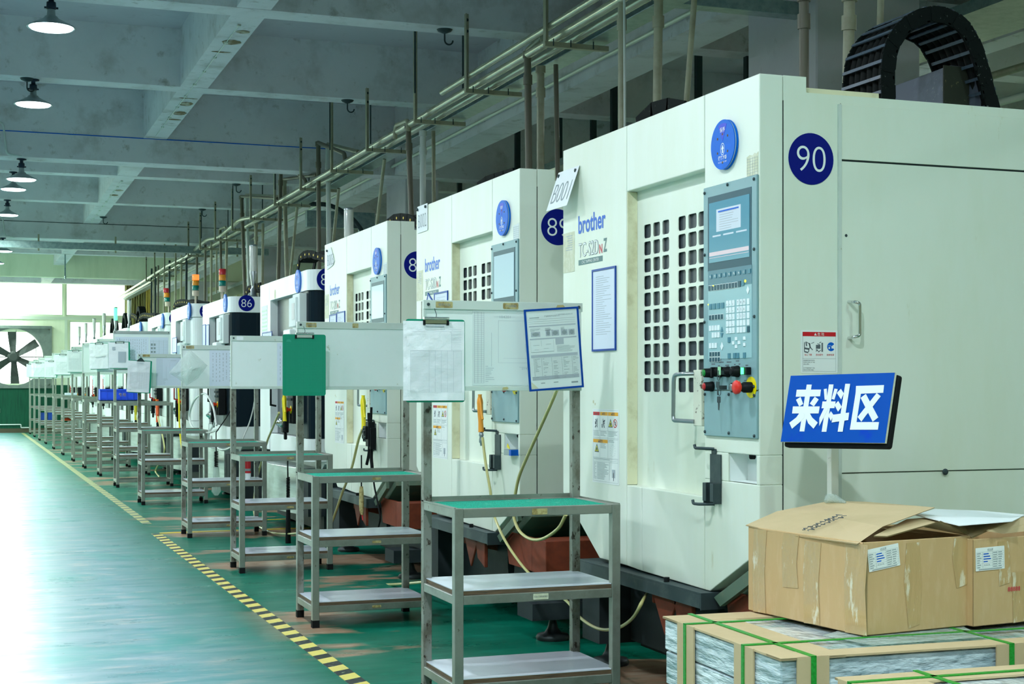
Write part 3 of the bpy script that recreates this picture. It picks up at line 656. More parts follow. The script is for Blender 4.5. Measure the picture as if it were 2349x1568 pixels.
# ------------------------------------------------------------------ machines, front plane X = 2.70, local x goes into the row, y away, z up
MX = 2.70
UY, UX = Vector((0, -1, 0)), Vector((1, 0, 0))      # reading directions on the front and on the side
def fr(px, py, dx=0., y0=4.742):
    p = X_(px, MX+dx, py); return (p.y-y0, p.z)
def ribbon(parent, name, o, ux, uy, md, m_, lift=.0):
    return MB().mesh2d(md, o, ux, uy, 0, lift).build(name, m_, parent)

def label_sheet(parent, name, o, ux, uy, w, h, kind):
    """a printed sticker, origin at its centre"""
    s = MB().rect(o, ux, uy, -w/2, w/2, -h/2, h/2, .0012, 0, 0, .004).build(name, 'letter_white', parent)
    L = .0013
    def R(x0, x1, y0, y1, m_): B.setdefault(m_, MB()).rect(o, ux, uy, x0, x1, y0, y1, .0003, 0, L)
    B = {}
    if kind == 'danger':
        R(-w*.45, w*.45, h*.36, h*.46, 'label_red')
        for a, c, d, e in ((-w*.45, -w*.445, -h*.46, h*.46), (w*.445, w*.45, -h*.46, h*.46), (-w*.45, w*.45, -h*.46, -h*.455), (-w*.45, w*.45, -h*.16, -h*.155)): R(a, c, d, e, 'ink_mid')
        for (i, tx) in enumerate(('当心飞散', '活动部件', '拔掉电源')):
            B.setdefault('label_red', MB()).mesh2d(shift2d(text2d(tx, w*.2), (-.30+.30*i)*w, -h*.07), o, ux, uy, 0, L)
        b = B.setdefault('ink', MB())
        for (x, y, dx, dy, t) in ((-.40, .22, .0, -.22, .02), (-.36, .23, .02, -.10, .03), (-.40, .08, .12, -.02, .04), (-.40, .0, .10, -.02, .03), (-.27, .20, .03, -.12, .035), (-.34, .22, .10, -.05, .015), (-.24, .10, .06, -.06, .02), (-.27, .09, -.02, -.10, .02), (-.22, .19, .08, .03, .012)):
            a = Vector((x*w, y*h)); d = Vector((dx*w, dy*h)); q = Vector((-d.y, d.x)).normalized()*t*w*.5
            b.plate(o, ux, uy, [(a-q)[:], (a+d-q)[:], (a+d+q)[:], (a+q)[:]], .0003, 0, L)
        R(-.09*w, .03*w, .07*h, .16*h, 'ink'); R(.06*w, .10*w, .0, .21*h, 'ink')
        for (x, y, dx, dy) in ((-.09, .06, .08, -.06), (-.05, .19, .07, -.03), (-.09, .01, .05, .04), (.0, .2, .05, .03), (-.02, -.01, .06, .05)):
            a = Vector((x*w, y*h)); d = Vector((dx*w, dy*h)); q = Vector((-d.y, d.x)).normalized()*.008*w
            b.plate(o, ux, uy, [(a-q)[:], (a+d-q)[:], (a+d+q)[:], (a+q)[:]], .0003, 0, L)
        B['logo_blue'] = MB().plate(o, ux, uy, [(.32*w, .12*h)]+[(x, y) for x, y in circ(.32*w, .12*h, .105*w, 24, 35, 325)], .0003, 0, L)
        B.setdefault('letter_white', MB()).rect(o, ux, uy, .24*w, .32*w, .14*h, .147*h, .0003, 0, L+.0004).rect(o, ux, uy, .25*w, .29*w, .07*h, .11*h, .0003, 0, L+.0004).rect(o, ux, uy, .33*w, .41*w, .08*h, .10*h, .0003, 0, L+.0004)
        B['letter_white'].mesh2d(shift2d(text2d('危 险', w*.18), .04*w, .41*h), o, ux, uy, 0, L+.0006)
        B['letter_white'].plate(o, ux, uy, [(-.14*w, .38*h), (-.07*w, .38*h), (-.105*w, .44*h)], .0003, 0, L+.0005)
        for i, tx in enumerate(('被机器突然运行所夹住。', '折损的刀具或工件飞出。', '会致人重伤。', '', '在打开维修检查门之前。', '请务必先切断主电源。')):
            if tx: b.mesh2d(shift2d(text2d(tx, None, h*.028, anchor='l'), -.43*w, (-.20-.045*i)*h), o, ux, uy, 0, L)
    else:
        # three-part warning sheet
        q = ((-.47, -.22, 'label_red'), (-.20, .08, 'label_orange'), (.10, .47, 'label_orange'))
        for a, c, m_ in q: R(a*w, c*w, .415*h, .462*h, m_)
        R(-.47*w, .08*w, .045*h, .09*h, 'label_orange')
        for a, c, y in ((-.40, -.30, .44), (-.12, .0, .44), (.22, .35, .44), (-.27, -.10, .067)):
            B.setdefault('ink', MB()).mesh2d(shift2d(text2d('▲警告' if a > -.39 else '▲危险', (c-a)*w), (a+c)/2*w, y*h), o, ux, uy, 0, L+.0004)
        for y in (.485, .21, .115, .10, -.155, -.165, -.19, -.21, -.475): R(-.47*w, .47*w, y*h-.0005, y*h+.0003, 'ink_mid')
        for x, y0, y1 in ((-.47, -.475, .46), (.47, -.475, .46), (-.21, -.155, .46), (.09, -.155, .46), (.15, -.45, -.21), (-.33, -.45, -.21)): R(x*w-.0005, x*w+.0004, y0*h, y1*h, 'ink_mid')
        b = B['ink']
        R(-.40*w, -.35*w, .29*h, .33*h, 'ink'); R(-.33*w, -.31*w, .25*h, .37*h, 'ink'); R(-.14*w, -.11*w, .25*h, .30*h, 'ink'); R(-.10*w, -.085*w, .30*h, .37*h, 'ink')
        for (x, y, dx, dy) in ((-.40, .25, .05, .03), (-.38, .36, .04, -.03), (-.09, .33, .07, .02), (-.08, .31, .04, -.06), (-.06, .34, .02, -.04)):
            a = Vector((x*w, y*h)); d = Vector((dx*w, dy*h)); q2 = Vector((-d.y, d.x)).normalized()*.012*w
            b.plate(o, ux, uy, [(a-q2)[:], (a+d-q2)[:], (a+d+q2)[:], (a+q2)[:]], .0003, 0, L)
        def tri(x, y, s2):
            B['ink'].plate(o, ux, uy, [((x-s2*1.0)*w, y*h), ((x+s2*1.0)*w, y*h), (x*w, (y+.115)*h)], .0003, 0, L)
            B.setdefault('label_yellow', MB()).plate(o, ux, uy, [((x-s2*.72)*w, (y+.012)*h), ((x+s2*.72)*w, (y+.012)*h), (x*w, (y+.09)*h)], .0003, 0, L+.0004)
            B['ink'].rect(o, ux, uy, (x-.02)*w, (x+.02)*w, (y+.02)*h, (y+.06)*h, .0003, 0, L+.0008)
        tri(.19, .26, .085); tri(-.33, -.085, .085)
        B.setdefault('label_red', MB()); NN = 24; ce = (.36*w, .315*h); V = []
        for i in range(NN):
            a = 2*math.pi*i/NN
            for rr in (1, .8): V.append((ce[0]+.072*w*rr*math.cos(a), ce[1]+.058*h*rr*math.sin(a)))
        B['label_red'].mesh2d((V, [(2*i, 2*((i+1) % NN), 2*((i+1) % NN)+1, 2*i+1) for i in range(NN)]), o, ux, uy, 0, L)
        B['label_red'].plate(o, ux, uy, [(.31*w, .355*h), (.325*w, .36*h), (.41*w, .275*h), (.395*w, .27*h)], .0003, 0, L)
        R(.345*w, .375*w, .29*h, .34*h, 'ink')
        r = random.Random(5)
        for cx0, cx1, ya, yb in ((-.45, -.23, .195, .125), (-.19, .06, .195, .125), (.11, .44, .195, .13), (-.19, .06, .03, -.03), (.11, .44, .08, .05), (-.45, .45, -.178, -.18), (-.45, -.35, -.23, -.46), (-.31, .12, -.23, -.46)):
            y = ya
            while y >= yb: R(cx0*w, (cx0+(cx1-cx0)*r.uniform(.55, 1))*w, y*h, (y+.006)*h, 'ink_mid'); y -= .018
        for q3 in circ(.27*w, -.05*h, .09*w, 14): R(q3[0]-.001, q3[0]+.001, q3[1]-.001, q3[1]+.001, 'ink_mid')
        R(.24*w, .36*w, -.41*h, -.30*h, 'ink_soft'); R(.29*w, .31*w, -.45*h, -.34*h, 'ink')
    for m_, b2 in B.items(): b2.build('print', m_, s)
    return s

def num_disc(parent, txt, c, r=.095):
    o = MB().plate(c, UX, EZ, circ(0, 0, r, 48), .002).build('number_sticker', 'navy', parent)
    ribbon(o, 'numeral', c, UX, EZ, text2d(txt, r*1.28, r*.98, bold=-.014), 'letter_white', .0022)

def screws(parent, pts, x, r=.006):
    for (y, z) in pts: MB().lathe((x, y, z), -EX, [(0, r), (.004, r), (.006, r*.5)], 10).build('screw', 'dark_steel', parent)

def make_machine_A(k, y0, num, full=True):
    t = thing('machining_center', {0: 'nearest cream machining center, side numbered 90, behind the cartons', 1: 'second cream machining center, numbered 89, behind the first rack', 2: 'third cream machining center, number partly hidden, behind the second board'}[k], 'machine', (MX, y0, 0), 0, 'machining centers in the row')
    T = .097; W = 1.89; G = .0025
    # shell
    b = MB()
    def P(poly, x0=0, x1=T): b.prism([(x0, y, z) for y, z in poly], (x1-x0, 0, 0))
    P([(1.155+G, 2.437), (W, 2.437), (W, .79), (1.45, .52), (1.155+G, .52)])
    P([(.428+G, 2.15), (1.155-G, 2.15), (1.155-G, 2.437), (.428+G, 2.437)])
    for (a, c, d, e) in ((0, .428-G, 1.049, 2.437), (0, .023, .941, 1.049), (.237, .428-G, .941, 1.049), (0, .428-G, .55, .941)):
        if d == .55: P([(0, .70), (0, .941), (.428-G, .941), (.428-G, .508), (.384, .508)])
        else: b.box(0, T, a, c, d, e)
    P([(.428+G, .87), (1.0-G, .87), (1.0-G, .514), (.428+G, .508)]); P([(1.0+G, .87), (1.155-G, .87), (1.155-G, .52), (1.0+G, .514)])
    o = b.build('front_panels', 'cream_paint', t, .0035, 2)
    b = MB()
    for xa, xb, zz in ((.0995, .195, 2.437), (.195, 2.6, 2.38)): b.prism([(xa, y, z) for y, z in [(0, .70), (0, zz), (W, zz), (W, .79), (1.45, .52), (.384, .508)]], (xb-xa, 0, 0))
    b.build('enclosure', 'cream_paint', t)
    # pocket
    MB().add([(.082, .026, .944), (.082, .234, .944), (.082, .234, 1.046), (.082, .026, 1.046), (.006, .026, .944), (.006, .234, .944), (.006, .026, 1.046), (.006, .234, 1.046), (.082, .20, 1.046)], [(0, 1, 2, 3), (4, 5, 1, 0), (5, 7, 2, 1), (4, 0, 3, 6)]).build('pocket', 'white_paint', t)
    b = MB().lathe((.05, .14, 1.047), -EZ, [(0, .013), (.012, .013), (.018, .01)], 12).lathe((.07, .06, 1.047), -EZ, [(0, .006), (.01, .006)], 8)
    b.build('pocket_knob', 'black_plastic', t)
    # door with window grid
    dx = .05
    def g(px, py=700): return fr(px, py, dx)
    cols = [(g(a)[0], g(c)[0]) for a, c in ((1477, 1493), (1498, 1514), (1519, 1535), (1555.5, 1573), (1578.5, 1598), (1602, 1617))]
    cols = [(max(a, c), min(a, c)) for a, c in cols]
    zt, zb = 1.998, 1.262; nr = 10; ph = (zt-zb)/nr; hh = ph*.80
    b = MB(); ys = [1.16]; 
    for a, c in cols: ys += [a, c]
    ys.append(.40)
    x0, x1 = dx, dx+.004
    for i in range(0, len(ys)-1):
        a, c = ys[i], ys[i+1]
        if i % 2 == 0: b.box(x0, x1, c, a, .86, 2.16)
        else:
            z = 2.16
            for r_ in range(nr):
                ztop = zt-r_*ph; b.box(x0, x1, c, a, ztop, z); z = ztop-hh
                # rounded corners of the openings
                for sy, yy in ((1, c), (-1, a)):
                    for sz, zz in ((-1, ztop), (1, ztop-hh)):
                        rr = .011; pts = [(yy, zz)]+[(yy+sy*(rr-rr*math.cos(q)), zz+sz*(rr-rr*math.sin(q))) for q in [math.radians(w_) for w_ in (0, 30, 60, 90)]]
                        b.prism([(x0, p[0], p[1]) for p in pts], (.004, 0, 0))
            b.box(x0, x1, c, a, .86, z)
    dr = b.build('sliding_door', 'cream_paint', t)
    MB().box(dx+.012, dx+.016, .42, 1.15, 1.22, 2.03).build('window_mesh', 'mesh_grey', dr)
    MB().box(dx+.002, dx+.02, 1.118, 1.146, .88, 2.147).build('door_seal', 'black_plastic', t)
    MB().box(.002, .049, 1.1495, 1.1545, .873, 2.147).build('door_jamb', 'beige_top', t)
    # handle on its bracket
    hy = lambda px: fr(px, 900, -.02)[0]
    br = MB().box(-.012, .05, .432, .50, 1.145, 1.365).build('handle_bracket', 'chipped', t, .002)
    MB().tube(fillet([(-.01, .50, 1.350), (-.055, .52, 1.350), (-.055, .585, 1.345), (-.055, .59, 1.18), (-.055, .585, 1.165), (-.012, .49, 1.162)], .025), .0085, 10).build('handle', 'steel_tube', br)
    # control panel
    cp = MB().box(-.010, 0, .003, .417, 1.287, 2.07).build('control_panel', 'panel_grey', t, .002)
    cv = MB().box(-.010, 0, .003, .412, 1.11, 1.283).build('panel_cover', 'panel_grey', t, .002)
    screws(cp, [(.405, 2.05), (.22, 2.06), (.02, 2.055), (.405, 1.81), (.02, 1.80), (.405, 1.55), (.018, 1.555), (.405, 1.30), (.018, 1.30)], -.010)
    screws(cv, [(.402, 1.27), (.21, 1.27), (.018, 1.268), (.402, 1.125), (.21, 1.125), (.018, 1.12)], -.010)
    o = Vector((-.0101, 0, 0)); UYp = UY
    def pr(md_or_rect, m_): pass
    MB().box(-.0115, -.010, .040, .378, 1.742, 2.03).build('screen_bezel', 'key_dark', cp)
    sc_ = MB().box(-.013, -.0115, .052, .365, 1.775, 2.005).build('screen', 'screen_glow' if k == 0 else 'screen_film', cp)
    if k == 0:
        MB().box(-.0136, -.013, .115, .305, 1.89, 1.975).box(-.0136, -.013, .27, .335, 1.872, 1.878).box(-.0136, -.013, .17, .25, 1.872, 1.878).box(-.0136, -.013, .07, .15, 1.872, 1.878).build('screen_page', 'screen_page', cp)
        MB().box(-.0136, -.013, .055, .362, 1.80, 1.815).box(-.0136, -.013, .055, .362, 1.792, 1.794).build('screen_bar', 'screen_pink', cp)
        bb = MB(); rr = random.Random(2)
        for i in range(8): bb.box(-.0140, -.0136, .13+.06*rr.random(), .28, 1.897+i*.009, 1.899+i*.009)
        bb.build('screen_text', 'ink_soft', cp); MB().box(-.0141, -.0136, .13, .29, 1.962, 1.968).build('screen_title', 'logo_blue', cp)
    KB = MB().box(-.0115, -.010, .036, .375, 1.405, 1.745).box(-.0119, -.0113, .036, .375, 1.675, 1.745, 1)
    KW, KD, KT, KR = 2, 3, 4, 5; r = random.Random(3)
    def key(B_, y, z, w, h, rim=None):
        if rim: KB.box(-.0128, -.0118, y-w/2-.0018, y+w/2+.0018, z-h/2-.0018, z+h/2+.0018, KR)
        KB.box(-.0142, -.0116, y-w/2, y+w/2, z-h/2, z+h/2, B_)
    for i in range(9): key(KT, .352-.0375*i, 1.722, .018, .016)
    for i in range(10): key(KD, .360-.0232*i, 1.678, .016, .019, 1)
    key(KD, .125, 1.680, .018, .021); key(KT, .100, 1.682, .018, .021)
    for i in range(4): key(KT, .352-.032*i, 1.607, .021, .021)
    for i in range(5): key(KD, .355-.0235*i, 1.565, .016, .018, 1)
    for i in range(4): key(KW, .355-.0225*i, 1.524, .017, .020)
    for i in range(3): key(KW, .333-.0225*i, 1.497, .017, .020)
    for i in range(3): key(KW, .355-.0225*i, 1.457, .017, .020)
    for j in range(2):
        for i in range(4): key(KD, .352-.022*i, 1.424-.021*j, .015, .016, 1)
    for j in range(5):
        for i in range(7):
            y = .218-.0235*i-(.012 if i > 2 else 0)-(.006 if i > 5 else 0)
            key(KD if (i == 6 and j == 4) else KW, y, 1.612-.0255*j, .018, .0215)
    for (y, z) in ((.150, 1.478), (.172, 1.463), (.128, 1.463), (.150, 1.449), (.088, 1.478), (.088, 1.455)): key(KW, y, z, .017, .0125)
    for (y, z) in ((.205, 1.475), (.205, 1.415), (.163, 1.415), (.138, 1.415), (.088, 1.415)): key(KT, y, z, .019, .020)
    for (y, z) in ((.262, 1.452), (.062, 1.654)): KB.prism([(-.0116, y, z+.016), (-.0116, y+.011, z), (-.0116, y, z-.016), (-.0116, y-.011, z)], (-.002, 0, 0), KW)
    for (z, s_) in ((1.516, 1), (1.495, -1)): KB.prism([(-.0116, .262-.010, z-.008*s_), (-.0116, .262+.010, z-.008*s_), (-.0116, .262, z+.010*s_)], (-.002, 0, 0), KT)
    KB.build('keyboard', ['membrane', 'membrane_dark', 'key_white', 'key_dark', 'key_teal', 'letter_white'], cp)
    # key digits
    DG = MB()
    for j, row in enumerate(('789', '456', '123')):
        for i, ch in enumerate(row): DG.mesh2d(text2d(ch, None, .009), Vector((-.0143, .218-.0235*(i+3)-.012, 1.612-.0255*j)), UY, EZ)
    for j in range(5):
        for i in range(3): DG.mesh2d(text2d('ONGUVWXYZIJKABC'[j*3+i], None, .005), Vector((-.0143, .221-.0235*i, 1.608-.0255*j)), UY, EZ)
    for i in range(8): DG.mesh2d(text2d('F%d' % i, .010), Vector((-.0143, .352-.0375*i, 1.722)), UY, EZ) if False else None
    DG.build('key_legends', 'ink', cp)
    FK = MB()
    for i in range(8): FK.mesh2d(text2d('F%d' % i, .010), Vector((-.0143, .352-.0375*i, 1.722)), UY, EZ)
    FK.build('soft_key_legends', 'letter_white', cp)
    MB().lathe((-.012, .082, 1.688), -EX, [(0, .005), (.002, .005)], 12).lathe((-.014, .327, 1.686), -EX, [(0, .0025), (.002, .0025)], 8).lathe((-.012, .372, 1.616), -EX, [(0, .0025), (.002, .0025)], 8).build('status_led', 'led_yellow', cp)
    # lettering rows over the switches
    LB = MB(); r = random.Random(8)
    for (y, z, w) in ((.335, 1.386, .03), (.27, 1.392, .035), (.21, 1.392, .035), (.145, 1.395, .025), (.075, 1.378, .02), (.33, 1.316, .012), (.15, 1.314, .03), (.08, 1.322, .028), (.29, 1.379, .012), (.225, 1.38, .03), (.165, 1.382, .012), (.13, 1.383, .012)): LB.box(-.0106, -.010, y-w/2, y+w/2, z-.002, z+.002)
    LB.build('switch_legends', 'ink', cp)
    # buttons and switches standing out of the panel
    def knob(y, z, m_, name, r_=.017, L_=.034, ring='black_plastic'):
        q = MB().lathe((-.010, y, z), -EX, [(0, r_*1.15), (.008, r_*1.15), (.010, r_*1.05), (L_, r_), (L_+.002, r_*.85)], 24).build(name, ring, cp)
        MB().lathe((-.010-L_, y, z), -EX, [(-.001, r_*.78), (.004, r_*.74), (.005, r_*.5)], 24).build('cap', m_, q) if False else MB().lathe((-.012-L_, y, z), -EX, [(0, r_*.78), (.003, r_*.74), (.004, r_*.4)], 24).build('button_cap', m_, cp)
    knob(.345, 1.352, 'btn_green', 'start_button'); knob(.343, 1.286+.014, 'btn_red', 'stop_button')
    for y in (.275, .213): knob(y, 1.355, 'black_plastic', 'selector_switch', .018, .026); MB().box(-.052, -.034, y-.005, y+.005, 1.337, 1.373).build('selector_lever', 'black_plastic', cp)
    knob(.140, 1.356, 'black_plastic', 'key_switch', .019, .026); knob(.150, 1.296, 'steel_tube', 'key_switch', .018, .022)
    MB().box(-.03, -.010, .042, .082, 1.343, 1.371).build('lamp_holder', 'black_plastic', cp, .002); MB().box(-.033, -.03, .062, .080, 1.345, 1.369).build('power_lamp', 'led_green', cp)
    MB().lathe((-.0102, .042, 1.297), -EX, [(0, .039), (.002, .039)], 40).build('emergency_plate', 'estop_yellow', cp)
    MB().lathe((-.012, .042, 1.297), -EX, [(0, .020), (.03, .020), (.032, .017), (.045, .014)], 24).build('emergency_collar', 'black_plastic', cp)
    MB().lathe((-.055, .042, 1.297), -EX, [(0, .012), (.008, .024), (.018, .026), (.024, .022), (.026, .008)], 32).build('emergency_stop', 'estop_red', cp)
    if k == 0:
        def keyset(y, z, hang):
            b = MB().box(-.062, -.030, y-.002, y+.002, z-.008, z+.008)
            b.tube([(-.060, y+.010*math.cos(a), z-.018+.012*math.sin(a)) for a in [math.radians(q) for q in range(0, 361, 30)]], .0012, 6)
            zz = z-.045
            b.plate((-.060, y+.004, zz), UY, EZ, rrect(-.012, .012, -.012, .012, .004), .002).plate((-.060, y+.004, zz-.022), UY, EZ, [(-.004, -.016), (.002, -.018), (.005, 0), (.005, .012), (-.005, .012)], .002)
            b.build('key', 'dark_steel', cp)
        keyset(.200, 1.352, 0); keyset(.192, 1.296, 0)
        MB().plate((-.058, .196, 1.358), UY, EZ, rrect(-.011, .011, -.016, .016, .003), .002).build('key_fob', 'green_tint', cp)
    # hook bracket under the panel
    hk = MB().box(-.006, -.001, .285, .372, .852, 1.04).box(-.035, -.006, .366, .372, .852, .93).box(-.035, -.006, .285, .291, .852, .93).box(-.038, -.034, .345, .372, .86, .93).box(-.038, -.034, .285, .312, .86, .93).box(-.006, -.001, .325, .36, 1.04, 1.06)
    hk.tube(fillet([(-.004, .34, 1.06), (-.05, .37, 1.062), (-.055, .40, 1.062), (-.055, .405, 1.075)], .01), .006, 8).tube(fillet([(-.004, .34, .848), (-.05, .38, .846), (-.055, .415, .846), (-.055, .42, .86)], .01), .006, 8)
    hk.build('hook_bracket', 'dark_steel', t, .001)
    # logos
    c = Vector((-.001, 0, 0))
    def ctr(p, q): a = fr(*p); d = fr(*q); return Vector((-.0004, (a[0]+d[0])/2, (a[1]+d[1])/2))
    ribbon(t, 'maker_logo', Vector((-.0002, 1.540, 2.058)), UY, EZ, text2d('brother', .315, .085, bold=.022), 'logo_blue')
    o2 = MB(); md = text2d('TC-S2D', .235, .068, bold=.012); o2.mesh2d(shift2d(md, .235/2, 0), Vector((-.0002, 1.695, 1.938)), UY, EZ); o2.build('model_outline', 'ink_mid', t)
    MB().mesh2d(shift2d(text2d('TC-S2D', .229, .062, bold=-.012), .235/2, 0), Vector((-.0012, 1.695, 1.938)), UY, EZ).build('model_letters', 'letter_white', t)
    ribbon(t, 'model_suffix', Vector((-.0002, 1.435, 1.925)), UY, EZ, text2d('N', .035, .042, bold=.03), 'logo_red'); ribbon(t, 'model_suffix', Vector((-.0002, 1.385, 1.938)), UY, EZ, text2d('Z', .04, .062, bold=.03), 'logo_teal')
    pl = MB().box(-.001, 0, 1.415, 1.695, 1.868, 1.893).build('model_bar', 'logo_teal', t); ribbon(pl, 'bar_lettering', Vector((-.0012, 1.555, 1.8805)), UY, EZ, text2d('CNC TAPPING CENTER', .20, .014, bold=.005), 'letter_white')
    label_sheet(t, 'warning_label', Vector((-.0002, 1.38, 1.030)), UY, EZ, .295, .335, 'warning')
    # yellowed taped paper left of the logos
    tp = MB().box(-.0012, 0, 1.745, 1.885, 1.845, 2.035).build('taped_paper', 'yellowed', t); rr = random.Random(k)
    b = MB()
    for i in range(7): b.box(-.0018, -.0012, 1.77, 1.80+.06*rr.random(), 1.95+i*.011, 1.953+i*.011)
    b.build('print', 'ink_soft', tp)
    tg = MB().plate((-.0002, .050, 2.108), UY, EZ, [(-.042, -.042), (.043, -.036), (.043, .046), (.03, .040), (.018, .045), (.0, .038), (-.02, .042), (-.042, .036)], .001).build('inspection_tag', 'yellowed' if k == 0 else 'paper_dim', t)
    b = MB()
    for i in range(7): b.box(-.0016, -.0012, .010, .09, 2.072+i*.0105, 2.0728+i*.0105)
    for i in range(5): b.box(-.0016, -.0012, .012+i*.018, .0128+i*.018, 2.07, 2.14)
    b.build('print', 'ink_mid', tg)
    MB().plate((-.0002, 1.50, 1.20), UY, EZ, circ(-.02, .03, .008, 10), .0003).plate((-.0002, 1.50, 1.20), UY, EZ, circ(.0, .02, .006, 10), .0003).build('glue_marks', 'glue_stain', t)
    # side: door, seams, handle
    b = MB().box(.342, 1.75, -.006, 0, .98, 2.135).box(.342, 1.75, -.006, 0, 2.142, 2.345)
    b.build('service_door', 'cream_paint', t, .002, 2)
    MB().box(.328, .3405, -.010, 0, .72, 2.345).build('hinge_seam', 'strip_paint', t)
    MB().box(.0975, .0995, -.0005, .01, .71, 2.345).box(.3405, .342, -.001, 0, .72, 2.35).box(.342, 1.75, -.0010, 0, 2.134, 2.143).box(.342, 1.75, -.001, 0, .977, .981).build('seam', 'slot', t)
    MB().tube(fillet([(.372, -.006, 1.615), (.372, -.045, 1.612), (.392, -.05, 1.608), (.392, -.05, 1.487), (.372, -.045, 1.483), (.372, -.006, 1.48)], .012), .006, 10).build('door_pull', 'chrome', t)
    MB().lathe((.80, -.006, .975), -EY, [(0, .012), (.004, .012), (.005, .006)], 12).lathe((.362, -.006, 1.86), -EY, [(0, .006), (.003, .004)], 8).build('side_screws', 'dark_steel', t)
    label_sheet(t, 'danger_label', Vector((.2495, -.0002, 1.428)), UX, EZ, .157, .158, 'danger') if k == 0 else None
    num_disc(t, num, Vector((.215, -.0002, 2.137)))
    # lower gear: rail, casting, brackets, feet
    rl = MB().box(-.055, .06, .36, 1.57, .498, .506).box(-.055, -.047, .36, 1.57, .445, .498).box(-.055, 2.4, .352, .36, .44, .506)
    rl.build('drip_rail', 'dark_steel', t, .001)
    MB().cyl((-.03, .70, .506), (-.03, .70, .525), .012, n=10).build('rail_bolt', 'black_plastic', t)
    b = MB().prism([(.0, 0.03, .648), (.0, .35, .488), (.0, .30, .46), (.0, .02, .60)], (.02, 0, 0)); b.prism([(.06, .00, .66), (.06, .28, .52), (.06, .24, .485), (.06, -.02, .62)], (1.9, 0, 0))
    b.build('shade_skirt', 'painted_shade_green', t)  # dark green stands in for the shade under the chamfered side
    # casting with two round holes, seen under the cover
    out = [(.10, .44), (.10, .20), (.18, .13), (.95, .13), (1.0, .44)]
    b = MB(); hx = .18
    holes = [(.62, .30, .055, .10), (.34, .30, .055, .10)]
    N2 = 20
    b.box(hx, hx+.05, .06, .27, .13, .47).box(hx, hx+.05, .41, .55, .13, .47).box(hx, hx+.05, .69, 1.5, .13, .47)
    for (yc, zc, ry, rz) in holes:
        ring = [(yc+ry*math.cos(2*math.pi*i/N2), zc+rz*math.sin(2*math.pi*i/N2)) for i in range(N2)]
        def bx(y, z): m_ = max(abs(y-yc)/.07, abs(z-zc)/.17); return (yc+(y-yc)/m_, zc+(z-zc)/m_)
        V = [(hx, y, z) for y, z in ring]+[(hx, *bx(y, z)) for y, z in ring]+[(hx+.05, y, z) for y, z in ring]
        b.add(V, [(i, (i+1) % N2, N2+(i+1) % N2, N2+i) for i in range(N2)]+[(i, 2*N2+i, 2*N2+(i+1) % N2, (i+1) % N2) for i in range(N2)])
    b.box(hx+.05, 2.3, .5, 1.5, .10, .45).box(-.02, .30, -.24, -.02, .115, .20).box(hx, hx+.3, -.22, .06, .19, .36)
    b.build('base_casting', 'casting', t)
    b = MB().box(.05, .40, -.245, -.05, .34, .515).prism([(.05, -.05, .515), (.05, .36, .515), (.05, .30, .34), (.05, -.05, .34)], (.02, 0, 0)).prism([(-.02, .62, .445), (-.02, .86, .445), (-.02, .74, .28)], (.012, 0, 0)).prism([(-.02, .86, .445), (.22, .86, .445), (.22, .86, .34), (-.02, .86, .40)], (0, -.012, 0)).box(1.0, 2.3, .02, .30, .32, .45)
    b.prism([(-.02, .50, .445), (-.02, .66, .445), (-.02, .62, .34), (-.02, .50, .30)], (.02, 0, 0))
    b.build('orange_bracket', 'orange_primer', t, .003)
    for (x, y) in ((.13, -.14), (.13, 1.62), (2.1, .1), (2.1, 1.6)):
        MB().lathe((x, y, 0), EZ, [(0, .085), (.012, .088), (.028, .08), (.035, .045), (.06, .028), (.10, .018), (.118, .018)], 28).build('leveling_foot', 'foot_metal', t)
        if y > .5: MB().box(x-.1, x+.1, y-.1, y+.1, .115, .45).build('foot_block', 'casting', t)
    # roof gear
    MB().box(.22, .55, .06, 1.0, 2.375, 2.412).build('roof_cover', 'beige_top', t, .002) if k == 0 else None
    return t

